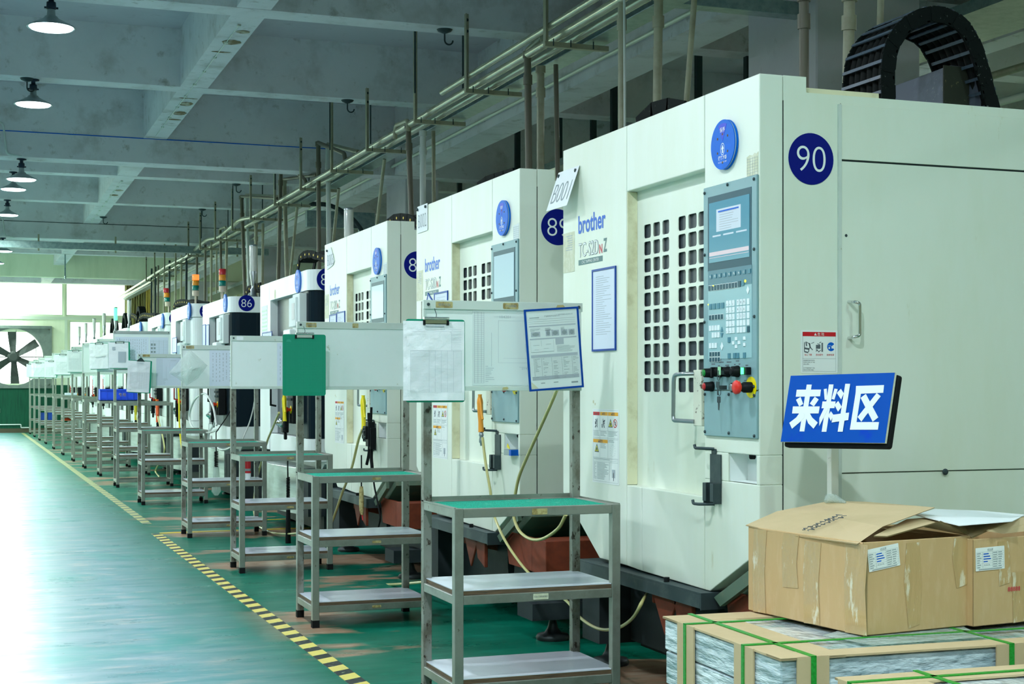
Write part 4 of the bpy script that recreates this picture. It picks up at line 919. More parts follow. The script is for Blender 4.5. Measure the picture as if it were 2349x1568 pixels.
def chain_arch(parent, pts, y0, y1, w=.045, mats=('chain_black', 'chain_bar', 'chain_black'), n=None, name='cable_chain'):
    """energy chain: links following pts (x,z), side plates at y0 and y1"""
    P = smooth_path([Vector((x, 0, z)) for x, z in pts], 14); L = [0]
    for a, b_ in zip(P, P[1:]): L.append(L[-1]+(b_-a).length)
    def at(s_):
        s_ = max(0, min(L[-1], s_))
        for i in range(len(L)-1):
            if L[i+1] >= s_: t = (s_-L[i])/max(1e-9, L[i+1]-L[i]); return P[i].lerp(P[i+1], t)
        return P[-1]
    N = n or int(L[-1]/(w*1.05)); st_ = L[-1]/N
    side, side2, bar, pin, hose_ = MB(), MB(), MB(), MB(), MB()
    for i in range(N):
        a, c = at(i*st_), at((i+1)*st_); t = (c-a).normalized(); nn = Vector((-t.z, 0, t.x))
        for yy, d in ((y0, .010), (y1-.010, .010)):
            off = .0035*(i % 2)
            poly = []
            for (u, v) in [(-.15, -.5), (.15, -.62), (.95, -.62), (1.15, -.35), (1.15, .35), (.95, .55), (.0, .55), (-.15, .35)]:
                q = a+t*(u*st_)+nn*(v*w); poly.append((q.x, yy-off, q.z))
            (side if yy == y0 else side2).prism(poly, (0, d, 0))
            m_ = a+t*st_*.95; pin.cyl((m_.x, yy-off-.003, m_.z), (m_.x, yy, m_.z), w*.13, n=8)
        for v in (-.55, .5):
            q = a+t*st_*.4+nn*(v*w); q2 = q+t*st_*.22
            bar.prism([(q.x, y0, q.z), (q2.x, y0, q2.z), (q2.x+nn.x*.006, y0, q2.z+nn.z*.006), (q.x+nn.x*.006, y0, q.z+nn.z*.006)], (0, y1-y0, 0))
    for i, f_ in enumerate((.12, .27, .42, .58, .73, .88)):
        hose_.tube([(p.x, y0+(y1-y0)*f_, p.z) for p in P[::3]], .017, 8)
    t = MB(); o = side.build(name, mats[0], parent); side2.build('far_side_links', mats[0], o); bar.build('crossbars', mats[1], o); pin.build('pins', mats[2], o); hose_.build('hoses', 'rubber', o)
    return o

MA = [make_machine_A(0, 4.742, '90'), make_machine_A(1, 7.232, '89'), make_machine_A(2, 9.828, '88')]
# roof gear of 90: chain and motor housing (local coordinates)
def loc(p, m): return Vector(p)-m.location
m0 = MA[0]
cp_ = [(a.x-MX, a.z) for a in [Y_(px, 5.02, py) for px, py in ((2040, 262), (2037, 200), (2040, 130), (2062, 75), (2110, 38), (2165, 32), (2215, 62), (2245, 120), (2262, 180), (2282, 255))]]
chain_arch(m0, cp_, .28, .56, .056)
p = Y_(2165, 5.12, 148); q = Y_(2230, 5.12, 240)
b = MB(); x0 = p.x-MX; x1 = q.x-MX; zt = p.z
b.prism([(x0-.010, .38, 2.375), (x0+.03, .38, zt), (x0+.03, 1.10, zt-.02), (x0-.01, 1.15, 2.375)], (x1-x0-.03, 0, 0)); b.build('motor_housing', ['motor_grey'], m0, .003)
MB().box(x0-.004, x1-.02, .372, .379, 2.375, zt-.004).build('motor_end_plate', 'motor_dark', m0); MB().box(x1-.015, x1+.015, .34, .42, 2.375, zt+.015).build('motor_flange', 'motor_grey', m0)
MB().box(.60, .66, .24, .34, 2.375, 2.44).build('chain_bracket', 'motor_dark', m0)
# black hump seen over the front edge of 90 and 89 and 88 tops
def roof_hump(m, px0, px1, py, X, w=.04):
    y0_ = m.location.y; pts = []
    A = X_(px0, X, py); Bq = X_(px1, X, py)
    return A.y-y0_, Bq.y-y0_
# 89: low black hump; 88: chain with yellow pins (running in y)
def chain_y(m, pts, x0, w, yel=True, depth=.16):
    """chain along y: pts (px,py) outer centre line in plane X"""
    P = [(X_(a, x0, c)-m.location) for a, c in pts]; P = smooth_path([Vector((0, p.y, p.z)) for p in P], 10); L = [0]
    for a, b_ in zip(P, P[1:]): L.append(L[-1]+(b_-a).length)
    N = max(3, int(L[-1]/(w*2.4))); xl = x0-MX; b = MB(); b2 = MB(); pn = MB()
    def at(s_):
        for i in range(len(L)-1):
            if L[i+1] >= s_: return P[i].lerp(P[i+1], (s_-L[i])/max(1e-9, L[i+1]-L[i]))
        return P[-1]
    for i in range(N):
        a, c = at(L[-1]*i/N), at(L[-1]*(i+1)/N); t = (c-a).normalized(); nn = Vector((0, -t.z, t.y))
        poly = [a-nn*w*.5-t*w*.1, c-nn*w*.5+t*w*.1, c+nn*w*.5+t*w*.1, a+nn*w*.5-t*w*.1]
        b.prism([(xl, q.y, q.z) for q in poly], (.012, 0, 0)); b2.prism([(xl+depth, q.y, q.z) for q in poly], (.012, 0, 0)); b.prism([(xl, q.y, q.z) for q in (poly[2]-nn*.006, poly[3]-nn*.006, poly[3], poly[2])], (depth, 0, 0)) if i % 2 else None
        m_ = (a+c)/2; pn.cyl((xl-.004, m_.y, m_.z), (xl, m_.y, m_.z), w*.15, n=10)
    o = b.build('cable_chain', 'chain_black', m); b2.build('far_side_links', 'chain_black', o)
    if yel: pn.build('pins', 'chain_pin', o)
chain_y(MA[0], ((1461, 285), (1478, 262), (1505, 249), (1538, 243), (1566, 250)), 3.0, .075, False, .22)
chain_y(MA[1], ((1095, 428), (1115, 414), (1145, 405), (1175, 396)), 3.1, .06, False)
chain_y(MA[2], ((888, 512), (905, 500), (930, 500), (950, 508), (965, 525)), 3.0, .065)

def stack_light(parent, x, y, z, on=None, s=1.0, lean=0.):
    st_ = MB().lathe((x, y, z), EZ, [(0, .02*s), (.01, .022*s), (.02, .011*s), (.10*s, .010*s)], 12).build('signal_tower', 'stem_tan', parent)
    zz = z+.10*s
    for nm, m_, h_ in (('tower_base', 'stem_tan', .06), ('green_lens', 'lens_green', .055), ('amber_lens', 'lens_amber', .06), ('red_lens', 'lens_red_on' if on else 'lens_red', .06)):
        MB().lathe((x+lean*(zz-z), y, zz), EZ, [(0, .037*s), (h_*s-.004, .037*s), (h_*s-.002, .034*s)], 20).build(nm, m_, st_); zz += h_*s
def lantern(parent, x, y, z, s=1.0, green=False):
    st_ = MB().lathe((x, y, z), EZ, [(0, .05*s), (.02*s, .045*s), (.03*s, .03*s), (.09*s, .034*s), (.10*s, .022*s), (.13*s, .022*s), (.27*s, .042*s), (.28*s, .040*s)], 24).build('signal_lantern', 'steel_tube', parent)
    MB().lathe((x, y, z+.28*s), EZ, [(0, .040*s), (.26*s, .042*s), (.265*s, .04*s)], 24).build('clear_lens', 'lens_green_on' if green else 'lens_clear', st_)
    MB().lathe((x, y, z+.545*s), EZ, [(0, .042*s), (.012*s, .044*s), (.022*s, .03*s)], 24).build('lantern_cap', 'steel_tube', st_)

def make_machine_B(y0, L, num, label, dark_side=True, top=2.29, poster=None, console=True):
    t = thing('machining_center', label, 'machine', (MX, y0, 0), 0, 'machining centers in the row')
    hz0 = top-.175
    b = MB().prism([(.14, y, z) for y, z in [(.02, .64), (.02, top), (L, top), (L, .68), (L-.2, .60), (.2, .55)]], (2.3, 0, 0))
    wy = L-.46
    b.box(0, .14, wy, L, .70, top)
    b.build('enclosure', 'white_paint', t, .004, 2)
    # header with rounded near corner
    rc = .10; cor = [(rc-rc*math.cos(a), rc-rc*math.sin(a)) for a in [math.radians(q) for q in (0, 18, 36, 54, 72, 90)]]
    MB().prism([(x, y, hz0) for x, y in cor]+[(2.4, 0, hz0), (2.4, .06, hz0), (.14, .14, hz0), (.14, wy-.01, hz0), (0.0, wy-.01, hz0)], (0, 0, top-hz0)).build('header_panel', 'white_paint', t, .002)
    sm_ = 'black_paint' if dark_side else 'white_paint'
    MB().prism([(x+.012, y+.012, .86) for x, y in cor]+[(1.5, .012, .86), (1.5, .08, .86), (.14, .14, .86), (.14, .36, .86), (.012, .36, .86)], (0, 0, hz0-.004-.86)).build('corner_cover', sm_, t)
    if dark_side: MB().box(.30, .303, .008, .012, .86, hz0-.004).box(.06, .062, .035, .04, .86, hz0).build('seam', 'conduit_dark', t)
    MB().prism([(x+.01, y+.01, .66) for x, y in cor]+[(2.3, .01, .66), (2.3, .08, .66), (.14, .14, .66), (.14, wy, .66), (.01, wy, .66)], (0, 0, .195)).build('lower_band', 'white_paint', t, .003)
    MB().box(.07, .10, .55, wy, .86, hz0).build('sliding_door', 'mesh_grey' if dark_side else 'black_paint', t); MB().box(.0, .07, wy-.06, wy, .86, hz0).build('door_frame', 'white_paint', t)
    MB().box(.02, .10, .36, .56, .86, hz0).build('door_edge', 'black_paint', t)
    if console:
        c = MB().box(-.05, .02, .14, .42, hz0-.34, hz0-.02).box(-.07, .02, .20, .48, hz0-.30, hz0-.05).build('console_head', 'paper_dim', t, .005)
        MB().box(-.075, -.07, .24, .34, hz0-.24, hz0-.10).build('note', 'cloth_white', c)
        c = MB().box(-.10, .0, .30, .58, 1.30, hz0-.32).build('operator_console', 'steel_tube' if False else 'board_white', t, .008)
        MB().box(-.104, -.10, .33, .55, 1.52, hz0-.36).build('screen', 'screen_film', c)
        MB().box(-.104, -.10, .33, .55, 1.33, 1.50).build('keyboard', 'membrane', c)
        c = MB().box(-.08, .0, .26, .50, .98, 1.28).build('control_box', 'black_plastic', t, .006)
        for i in range(4):
            MB().lathe((-.08, .30+.05*i, 1.24), -EX, [(0, .012), (.02, .012)], 10).build('switch_knob', 'dark_steel', c); MB().lathe((-.08, .30+.05*i, 1.19), -EX, [(0, .012), (.015, .012)], 10).build('switch_knob', 'dark_steel', c)
        MB().lathe((-.08, .34, 1.10), -EX, [(0, .014), (.03, .014), (.032, .024), (.045, .022)], 16).build('emergency_stop', 'estop_red', c); MB().lathe((-.08, .34, 1.10), -EX, [(0, .035), (.003, .035)], 16).build('emergency_plate', 'estop_yellow', c)
        MB().lathe((-.08, .44, 1.10), -EX, [(0, .012), (.02, .012)], 10).build('green_button', 'led_green', c)
        # hand wheel pendant
        c = MB().box(-.14, -.09, .38, .46, .90, 1.12).box(-.125, -.10, .40, .44, .84, .90).build('handwheel_box', 'black_plastic', t, .006)
        MB().lathe((-.14, .44, .98), -EX, [(0, .045), (.02, .045), (.025, .03), (.05, .012)], 20).build('handwheel', 'chrome', c)
    MB().tube([(-.02, L-.9, 1.12), (-.07, L-.9, 1.13), (-.07, L-.9, 1.45), (-.02, L-.9, 1.46)], .009, 8).build('door_pull', 'label_red' if y0 > 18 else 'black_plastic', t)
    # stainless coolant tank and plinth
    N = 10; a = [(-.02-.10*math.sin(math.pi*i/N), .25+(L-.5)*i/N) for i in range(N+1)]
    b = MB().prism([(x, y, .20) for x, y in a]+[(.4, L-.25, .20), (.4, .25, .20)], (0, 0, .40))
    b.build('coolant_tank', 'stainless', t, .003)
    MB().box(.15, 2.2, .08, L-.1, .06, .60).box(.0, .15, .02, .25, .20, .55).build('plinth', 'casting', t)
    for (x, y) in ((.25, .2), (.25, L-.3), (2.0, .2), (2.0, L-.3)): MB().lathe((x, y, 0), EZ, [(0, .06), (.02, .06), (.03, .02), (.08, .02)], 16).build('leveling_foot', 'foot_metal', t)
    if num:
        px_, py_, rp = {'87': (753, 641, 27), '86': (565.5, 695, 18.5), '85': (474, 714, 16)}.get(num, (402, 730, 14))
        q_ = Y_(px_, y0, py_); d_ = q_.x*SN+q_.y*CS; num_disc(t, num, Vector((q_.x-MX, -.0012, q_.z)), rp*d_/F_PX)
    return t
mB = {}
mB[87] = make_machine_B(12.315, 2.20, '87', 'white machining center with black corner and green poster, carries a metal lantern', True)
mB[86] = make_machine_B(16.316, 1.99, '86', 'white machining center with black side, numbered 86')
mB[85] = make_machine_B(19.32, 2.0, '85', 'white machining center behind number 86, lit red signal tower on its roof', False, 2.37)
mB[84] = make_machine_B(22.06, 2.1, '84', 'white machining center with a leaning unlit signal tower', False, 2.38)
mB[83] = make_machine_B(25.06, 1.9, '83', 'last machining center whose white top slopes up clear of the racks', False, 2.37)
m = mB[87]; lantern(m, .42, .30, 2.29, 1.0); 
ps = MB().box(-.002, 0, 1.83, 2.12, 1.78, 2.08).build('green_poster', 'paper', m)
b = MB()
for i in range(7): b.box(-.003, -.002, 1.85, 2.10, 1.80+i*.037, 1.815+i*.037)
b.build('print', 'green_tint', ps)
MB().plate((-.0002, 1.45, 2.16), UY, EZ, rrect(-.03, .03, -.045, .045, .028), .001).build('glue_marks', 'glue_stain', m)
CH = []
CH.append((((681, 622), (681, 606), (690, 588), (708, 582), (728, 588), (745, 594)), 3.1, .075))
MB().box(-.10, -.03, .62, .68, 1.28, 1.52).build('pull_handle', 'black_plastic', m, .01)
m = mB[86]; lantern(m, .30, .22, 2.29, 1.05); stack_light(m, .10, 1.12, 2.29, None, 1.15)
CH.append((((562, 676), (567, 664), (580, 660), (597, 655)), 3.05, .075))
m = mB[85]; stack_light(m, .12, .42, 2.37, True, 1.2); CH.append((((397, 708), (402, 697), (412, 693), (424, 693), (440, 697), (452, 698)), 3.0, .09))
m = mB[84]; stack_light(m, .12, .45, 2.38, None, 1.15, -.12); CH.append((((316, 740), (320, 728), (330, 723), (345, 725), (356, 726)), 2.95, .10))
CH.append((((298, 722), (306, 724), (314, 730)), 2.95, .09))
# remaining machines of the row, mostly behind the racks: copies
far_lbl = ['machining center with a tall pale lantern standing against the right edge of the window', 'machining center with a glowing green lantern in front of the window', 'machining center with the amber tipped lantern, above the white hooked paper', 'machining center under the third thin lantern from the fan', 'machining center under the second thin lantern from the fan', 'last machining center, under the lantern nearest the fan']
far_cat = []
for i, y in enumerate((27.9, 30.6, 33.3, 36.0, 38.6, 41.0)):
    o = copy_tree(mB[83]); o.location = (MX, y, 0); o['label'] = far_lbl[i]
    for ch in kids(o):
        if ch.name.startswith('number_sticker'):
            for g_ in kids(ch): bpy.data.objects.remove(g_)
            bpy.data.objects.remove(ch)
    lantern(o, -.02+.14, .35, 2.37, .95, i == 1)
    far_cat.append(o)
for pts_, X_p, w_ in CH:
    ym = sum(X_(a, X_p, c).y for a, c in pts_)/len(pts_)
    own = min(list(mB.values())+far_cat, key=lambda q: abs(q.location.y+1.0-ym)); chain_y(own, pts_, X_p, w_)
for i, (y, xx) in enumerate(((30.6, 3.0), (33.3, 3.0), (27.9, 3.05))):
    tgt = [q for q in bpy.data.objects if q.name.startswith('machining_center') and q.parent is None and abs(q.location.y-y) < .01][0]
    b = MB(); N = 10
    P = [(.6+.42*math.cos(math.pi*(1-j/N)), 2.38+.38*math.sin(math.pi*j/N)) for j in range(N+1)]
    for j in range(N):
        (ya, za), (yb, zb_) = P[j], P[j+1]; d = Vector((0, yb-ya, zb_-za)).normalized(); nn = Vector((0, -d.z, d.y))*.045
        b.prism([(.3, ya-nn.y, za-nn.z), (.3, yb-nn.y, zb_-nn.z), (.3, yb+nn.y, zb_+nn.z), (.3, ya+nn.y, za+nn.z)], (.12, 0, 0))
    b.build('cable_chain', 'chain_black', tgt)

# ------------------------------------------------------------------ things on the machine fronts
def status_disc(c, r, label, grn=False):
    t = thing('status_disc', label, 'status sign', c)
    MB().plate((0, 0, 0), UY, EZ, circ(0, 0, r, 48), .008).build('back_disc', 'label_red' if False else 'status_blue', t); MB().plate((-.009, 0, 0), UY, EZ, circ(0, 0, r*.985, 48), .003).build('middle_ring', 'gun_orange' if False else 'strip_paint', t)
    # front disc with a sector window: build as fan leaving the notch
    ring = circ(0, 0, r, 44, 108, 432); b = MB(); k2 = r*.86; i2 = (0, -r*.02+r*.18)
    a0, a1 = 72, 108
    outer = circ(0, 0, r, 60); 
    win = [(0, r*.14)]+[(k2*math.cos(math.radians(q)), k2*math.sin(math.radians(q))) for q in (66, 74, 82, 90, 98, 106, 114)]
    MB().plate((-.0125, 0, 0), UY, EZ, circ(0, 0, r, 60), .004).build('front_disc', 'status_blue', t); b = MB().plate((-.0165, 0, 0), UY, EZ, win, .0006).build('status_window', 'status_dark', t)
    ribbon(t, 'window_text', Vector((-.0173, 0, r*.60)), UY, EZ, text2d('保养', r*.42), 'letter_white')
    N = 24; V = [((.17*r if q else .145*r)*math.cos(2*math.pi*i/N), -.18*r+(.25*r if q else .22*r)*math.sin(2*math.pi*i/N)) for i in range(N) for q in (0, 1)]
    b = MB().mesh2d((V, [(2*i, 2*i+1, (2*i+3) % (2*N), (2*i+2) % (2*N)) for i in range(N)]), (-.0166, 0, 0), UY, EZ)
    b.plate((-.0166, 0, -.18*r), UY, EZ, [(-.05*r, -.16*r), (.05*r, -.16*r), (.05*r, 0), (.11*r, 0), (0, .18*r), (-.11*r, 0), (-.05*r, 0)], .0006).build('arrow', 'letter_white', t)
    ribbon(t, 'disc_text', Vector((-.0168, 0, -.52*r)), UY, EZ, text2d('设备状态', r*.72, bold=.02), 'letter_white'); ribbon(t, 'disc_text', Vector((-.0168, 0, -.70*r)), UY, EZ, text2d('非工作人员禁止操作', r*.72), 'letter_white')
    for x, y in ((-.42, .28), (.42, .30), (-.42, -.30), (.42, -.32), (0, .42), (0, -.72)): MB().plate((-.0166, 0, 0), UY, EZ, circ(x*r, y*r, .05*r, 12), .0008).build('screw', 'rust', t)
    if grn: MB().plate((-.004, 0, 0), UY, EZ, rrect(-r*.93, -r*.75, -r*.52, -r*.40, .002), .004).build('green_tab', 'gun_yellow' if False else 'btn_green', t)
def at_front(px, py): p = X_(px, MX, py); return p-Vector((.001, 0, 0))
status_disc(at_front(1667, 332), .094, 'round blue status disc on machine 90 above the control panel', True)
status_disc(at_front(1158, 500), .094, 'round blue status disc on machine 89', True)
status_disc(at_front(868, 599), .094, 'round blue status disc on the third cream machine')
status_disc(at_front(686, 645), .10, 'pale blue status disc on the machine with the green poster')
status_disc(at_front(518.5, 695), .10, 'thin blue status disc beside number 86')
status_disc(at_front(438, 712)+Vector((0, .12, 0)), .11, 'narrow blue status disc on the machine with the lit red tower'); status_disc(at_front(376.5, 735)+Vector((0, .12, 0)), .11, 'narrow blue status disc on the machine with the leaning tower'); status_disc(at_front(325, 752)+Vector((0, .12, 0)), .11, 'narrow blue status disc on the last clear machine top')

def number_sheet(px0, px1, py, h, txt, label, lean=0., curl=False, tiltin=0.):
    a = at_front(px0, py); c = at_front(px1, py); w = a.y-c.y
    t = thing('number_sheet', label, 'paper sheet', ((a+c)/2-Vector((.002, 0, 0))))
    uy = Vector((-lean, 0, 1)).normalized()
    if curl: poly = [(-w/2, -h), (w*.35, -h*.86), (w*.5, -h*.70), (w*.05, 0), (-w*.1, 0), (-w/2, -.02)]
    else: poly = [(-w/2, -h), (w/2, -h), (w/2, 0), (-w/2, 0)]
    MB().plate((0, 0, 0), UY, Vector((lean, 0, 1)), poly, .0012).build('sheet', 'paper_flat', t)
    ribbon(t, 'number', Vector((-.002, 0, 0)), UY, Vector((lean, 0, 1)), shift2d(text2d(txt, w*.80, h*.5, bold=-.02), 0, -h*.58), 'ink_mid')
    b = MB()
    for x in ((-.42, .38) if not curl else (-.4,)): b.lathe((-.004, -x*w, -.02), -EX, [(0, .009), (.008, .009), (.010, .005)], 12)
    b.build('magnet', 'dark_steel', t)
number_sheet(1283, 1331, 388, .19, 'B001', 'curling white sheet reading B001 held by two magnets', .34)
number_sheet(959, 982, 470, .17, 'B002', 'flat white sheet reading B002 on machine 89', .0)
number_sheet(751, 768, 567, .17, 'B003', 'folded white sheet reading B003, its corner hanging forward', .0, True)

def framed_notice(c, ux, uy, w, h, label, lines=24, m_='frame_blue', paper='paper_blue', t_=.009, doc=False, seed=1):
    t = thing('framed_notice', label, 'notice', c); b = MB(); O = (0, 0, 0)
    for q in ((-w/2, w/2, h/2-t_, h/2), (-w/2, w/2, -h/2, -h/2+t_), (-w/2, -w/2+t_, -h/2+t_, h/2-t_), (w/2-t_, w/2, -h/2+t_, h/2-t_)): b.rect(O, ux, uy, *q, .006)
    b.build('frame', m_, t); MB().rect(O, ux, uy, -w/2+t_*.5, w/2-t_*.5, -h/2+t_*.5, h/2-t_*.5, .003).build('sheet', paper, t)
    r = random.Random(seed); b = MB(); b2 = MB(); b3 = MB(); iw = w-2*t_
    def R(B_, x0, x1, y0, y1): B_.rect(O, ux, uy, (x0-.5)*iw, (x1-.5)*iw, (y0-.5)*h, (y1-.5)*h, .0003, 0, .0032)
    if not doc:
        y = .90
        while y > .18:
            R(b, .14, .14+r.uniform(.3, .72), y, y+.006); y -= .6/lines+.002*r.random()
        b.build('print', 'ink_soft', t)
    else:
        b.mesh2d(shift2d(text2d('产品检验作业指导书', iw*.30), .0, .405*h), O, ux, uy, 0, .0033); b.mesh2d(shift2d(text2d('深圳市精密五金有限公司', iw*.28), .27*iw, .415*h), O, ux, uy, 0, .0033)
        R(b, .06, .25, .888, .896)
        for y in (.87, .845, .82): R(b, .04, .96, y, y+.002)
        for y0, y1 in ((.78, .795), (.625, .64), (.405, .44), (.13, .175)): R(b2, .04, .96, y0, y1)
        R(b2, .54, .70, .55, .625)
        for x0, x1, y0, y1 in ((.07, .25, .66, .72), (.36, .45, .66, .74), (.47, .62, .66, .73), (.66, .79, .66, .73), (.81, .93, .66, .73)):
            R(b2, x0, x1, y0, y1)
            b3.plate(O, ux, uy, [(((x0+x1)/2-.5)*iw+.4*(x1-x0)*iw*math.cos(q), ((y0+y1)/2-.5)*h+.4*(y1-y0)*h*math.sin(q)) for q in [math.radians(30+60*z) for z in range(6)]], .0003, 0, .0036)
        for x0, x1, y0, y1 in ((.05, .5, .47, .475), (.05, .051, .47, .61), (.5, .501, .47, .61), (.26, .262, .54, .61), (.1, .22, .555, .558), (.35, .45, .56, .563), (.12, .2, .5, .502), (.3, .4, .51, .512)): R(b, x0, x1, y0, y1)
        for j in range(6): R(b, .56, .56+.38*r.uniform(.6, 1), .53-.014*j, .5335-.014*j)
        for j in range(15): R(b, .04, .96, .395-.0185*j, .3962-.0185*j)
        for x in (.09, .24, .44, .64, .84): R(b, x, x+.003, .13, .395)
        for j in range(14):
            for x in (.11, .27, .47, .67, .86):
                if r.random() < .75: R(b, x, x+.10*r.random()+.02, .384-.0185*j, .388-.0185*j)
        for j in range(3):
            for x in (.06, .35, .66): R(b, x, x+.2*r.random()+.05, .755-.012*j, .759-.012*j)
        R(b, .8, .93, .065, .085); R(b, .2, .28, .085, .095); R(b, .45, .54, .085, .095)
        b.build('print', 'ink_mid', t); b2.build('shaded_bands', 'ink_soft', t); b3.build('part_pictures', 'ink_mid', t)
        MB().plate(O, ux, uy, [(-iw/2+.004, -h/2+.01), (-iw/2+.035, -h/2+.01), (-iw/2+.004, -h/2+.04)], .0003, 0, .0032).build('oil_stain', 'yellowed', t)
    return t
def front_notice(px0, px1, yt, yb, label, seed, rot=0.):
    a = X_(px0, MX-.007, yt); c = X_(px1, MX-.007, yb); w = abs(a.y-c.y); z1 = a.z; z0 = X_(px0, MX-.007, yb).z
    ux = Vector((0, -math.cos(rot), math.sin(rot))); uy = Vector((0, math.sin(rot), math.cos(rot)))
    framed_notice(Vector((MX-.001, (a.y+c.y)/2, (z0+z1)/2)), ux, uy, w, z1-z0, label, seed=seed)
front_notice(1357, 1411, 619, 806, 'blue framed sheet on machine 90 right of the rack board', 1)
front_notice(995, 1026, 672, 800, 'upright blue framed sheet on machine 89 behind the rack board', 2)
front_notice(968, 1000, 690, 850, 'tilted blue framed sheet on machine 89, left of the upright one', 3, math.radians(-28))
front_notice(772, 790, 716, 850, 'right blue framed sheet on the third cream machine', 4); front_notice(755, 771, 722, 850, 'left blue framed sheet on the third cream machine', 5)
front_notice(601, 623, 763, 860, 'blue framed sheet under the green poster', 6)
front_notice(464, 471, 745, 815, 'left narrow blue frame on the white wing of machine 86', 7); front_notice(472, 479, 745, 815, 'right narrow blue frame on the white wing of machine 86', 8)
front_notice(395, 405, 775, 810, 'small blue frame behind the red pull, far machine', 9)

# ------------------------------------------------------------------ racks
def make_rack(X0, Y0, W, D, kind, label, lv=None, board=True, wb=None, strip='strip_paint', tall=None):
    t = thing('shelf_rack', label, 'rack', (X0, Y0, 0), 0, 'steel racks along the row')
    s = .037
    lv = lv or ([.815, .470, .118] if kind == 'S' else [1.09, .75, .40, .10])
    zt = tall or (1.665 if kind == 'S' else 2.0)
    ztr = lv[0]
    for i, (x, y) in enumerate(((0, 0), (W-s, 0))):
        MB().box(x, x+s, y, y+s, .03, ztr).build('leg', 'rack_steel', t, .002)
        MB().box(x-.001, x+s+.001, y-.001, y+s+.001, 0, .04).build('rubber_foot', 'rubber', t)
    for i, (x, y) in enumerate(((0, D-s), (W-s, D-s))):
        MB().box(x, x+s, y, y+s, .03, zt-.003).build('post', 'rack_steel_rusty' if kind == 'S' else 'rack_steel', t, .002)
        MB().box(x-.001, x+s+.001, y-.001, y+s+.001, 0, .04).build('rubber_foot', 'rubber', t)
    for j, z in enumerate(lv):
        b = MB().box(s, W-s, .001, s-.004, z-.037, z-.001).box(s, W-s, D-s+.004, D-.001, z-.037, z-.001).box(.001, s-.004, s, D-s, z-.037, z-.001).box(W-s+.004, W-.001, s, D-s, z-.037, z-.001)
        fr_ = b.build('shelf_frame', 'rack_steel', t, .002)
        if j == 0:
            b = MB().box(s-.012, W-s+.012, s-.012, D-s+.012, z-.030, z-.0045)
            b.build('green_mat', 'mat_green', t)
            b = MB()
            b.box(0, W, D-.006, D, z-.002, z+.016).box(0, .005, .006, D-.006, z-.002, z+.004).box(W-.005, W, .006, D-.006, z-.002, z+.004)
            b.build('tray_lip', 'rack_steel', t)
        elif not (kind == 'T' and j == len(lv)-1):
            o_ = MB()
            c = .03; poly = [(s*.6, .012), (W-s*.6, .012), (W-.012, s*.6), (W-.012, D-s), (W-s, D-.012), (s, D-.012), (.012, D-s), (.012, s*.6)]
            MB().prism([(x, y, z-.002) for x, y in poly], (0, 0, .018)).build('shelf_core', 'plywood', t)
            MB().prism([(x, y, z+.0162) for x, y in poly], (0, 0, .0035)).build('shelf_top', 'shelf_white', t)
    if board:
        zb = 1.30 if kind == 'S' else 1.53
        wb = wb or W; y = D-s-.012
        bd = MB().box(-.003, wb, y, y+.010, zb, zt-.036).build('notice_board', 'board_white', t, .001)
        MB().box(-.006, wb+.003, y-.008, y+.012, zt-.038, zt).box(-.003, wb, y-.004, y+.012, zb-.018, zb).build('board_strip', strip, bd, .001)
        MB().box(-.006, .002, y-.006, y+.012, zb, zt-.038).build('board_edge', 'strip_paint', bd)
        for x in (.015, wb-.015): MB().lathe((x, y-.008, zt-.018), -EY, [(0, .007), (.005, .006)], 10).build('bolt', 'dark_steel', bd)
    return t
F = [  # x0, y0, w, d, kind, label
 (1.811, 5.584, .718, .465, 'S', 'nearest steel rack with green tray, large clipboard and blue framed sheet'),
 (1.744, 7.855, .655, .43, 'S', 'second rack from the camera, with the empty green clipboard'),
 (1.778, 10.323, .66, .40, 'S', 'third rack, split white and printed board over a green tray'),
 (1.774, 12.88, .68, .42, 'S', 'fourth rack, red cartridge on its shelf and a plastic bag on its board'),
 (1.794, 16.65, .72, .42, 'S', 'fifth rack, paper clipboard hanging low at its left post'),
 (1.799, 19.64, .72, .42, 'T', 'tall rack with the dark-topped board full of printed sheets'),
 (1.795, 22.2, .72, .42, 'T', 'tall rack with the long blue crate on its tray')]
R_ = [make_rack(*a, strip=('stainless' if i == 5 else 'strip_paint'), tall=(2.03 if i == 5 else None)) for i, a in enumerate(F)]
far = [(1.739, 24.41, 'with a white paper on hooks, behind the blue crate'), (1.717, 26.75, 'carrying a crumpled paper clipboard, under the third lantern'), (1.69, 29.26, 'with orange and green rags'), (1.672, 32.1, 'next behind the rack with rags'), (1.655, 35.07, 'next but one behind the rack with rags'), (1.62, 37.4, 'fourth from the fan wall'), (1.61, 40.0, 'second from the fan wall with a blue crate'), (1.6, 42.6, 'farthest of the row, touching the fan')]
for x, y, lb in far:
    o = copy_tree(R_[6]); o.location = (x, y, 0); o['label'] = 'tall rack '+lb; R_.append(o)
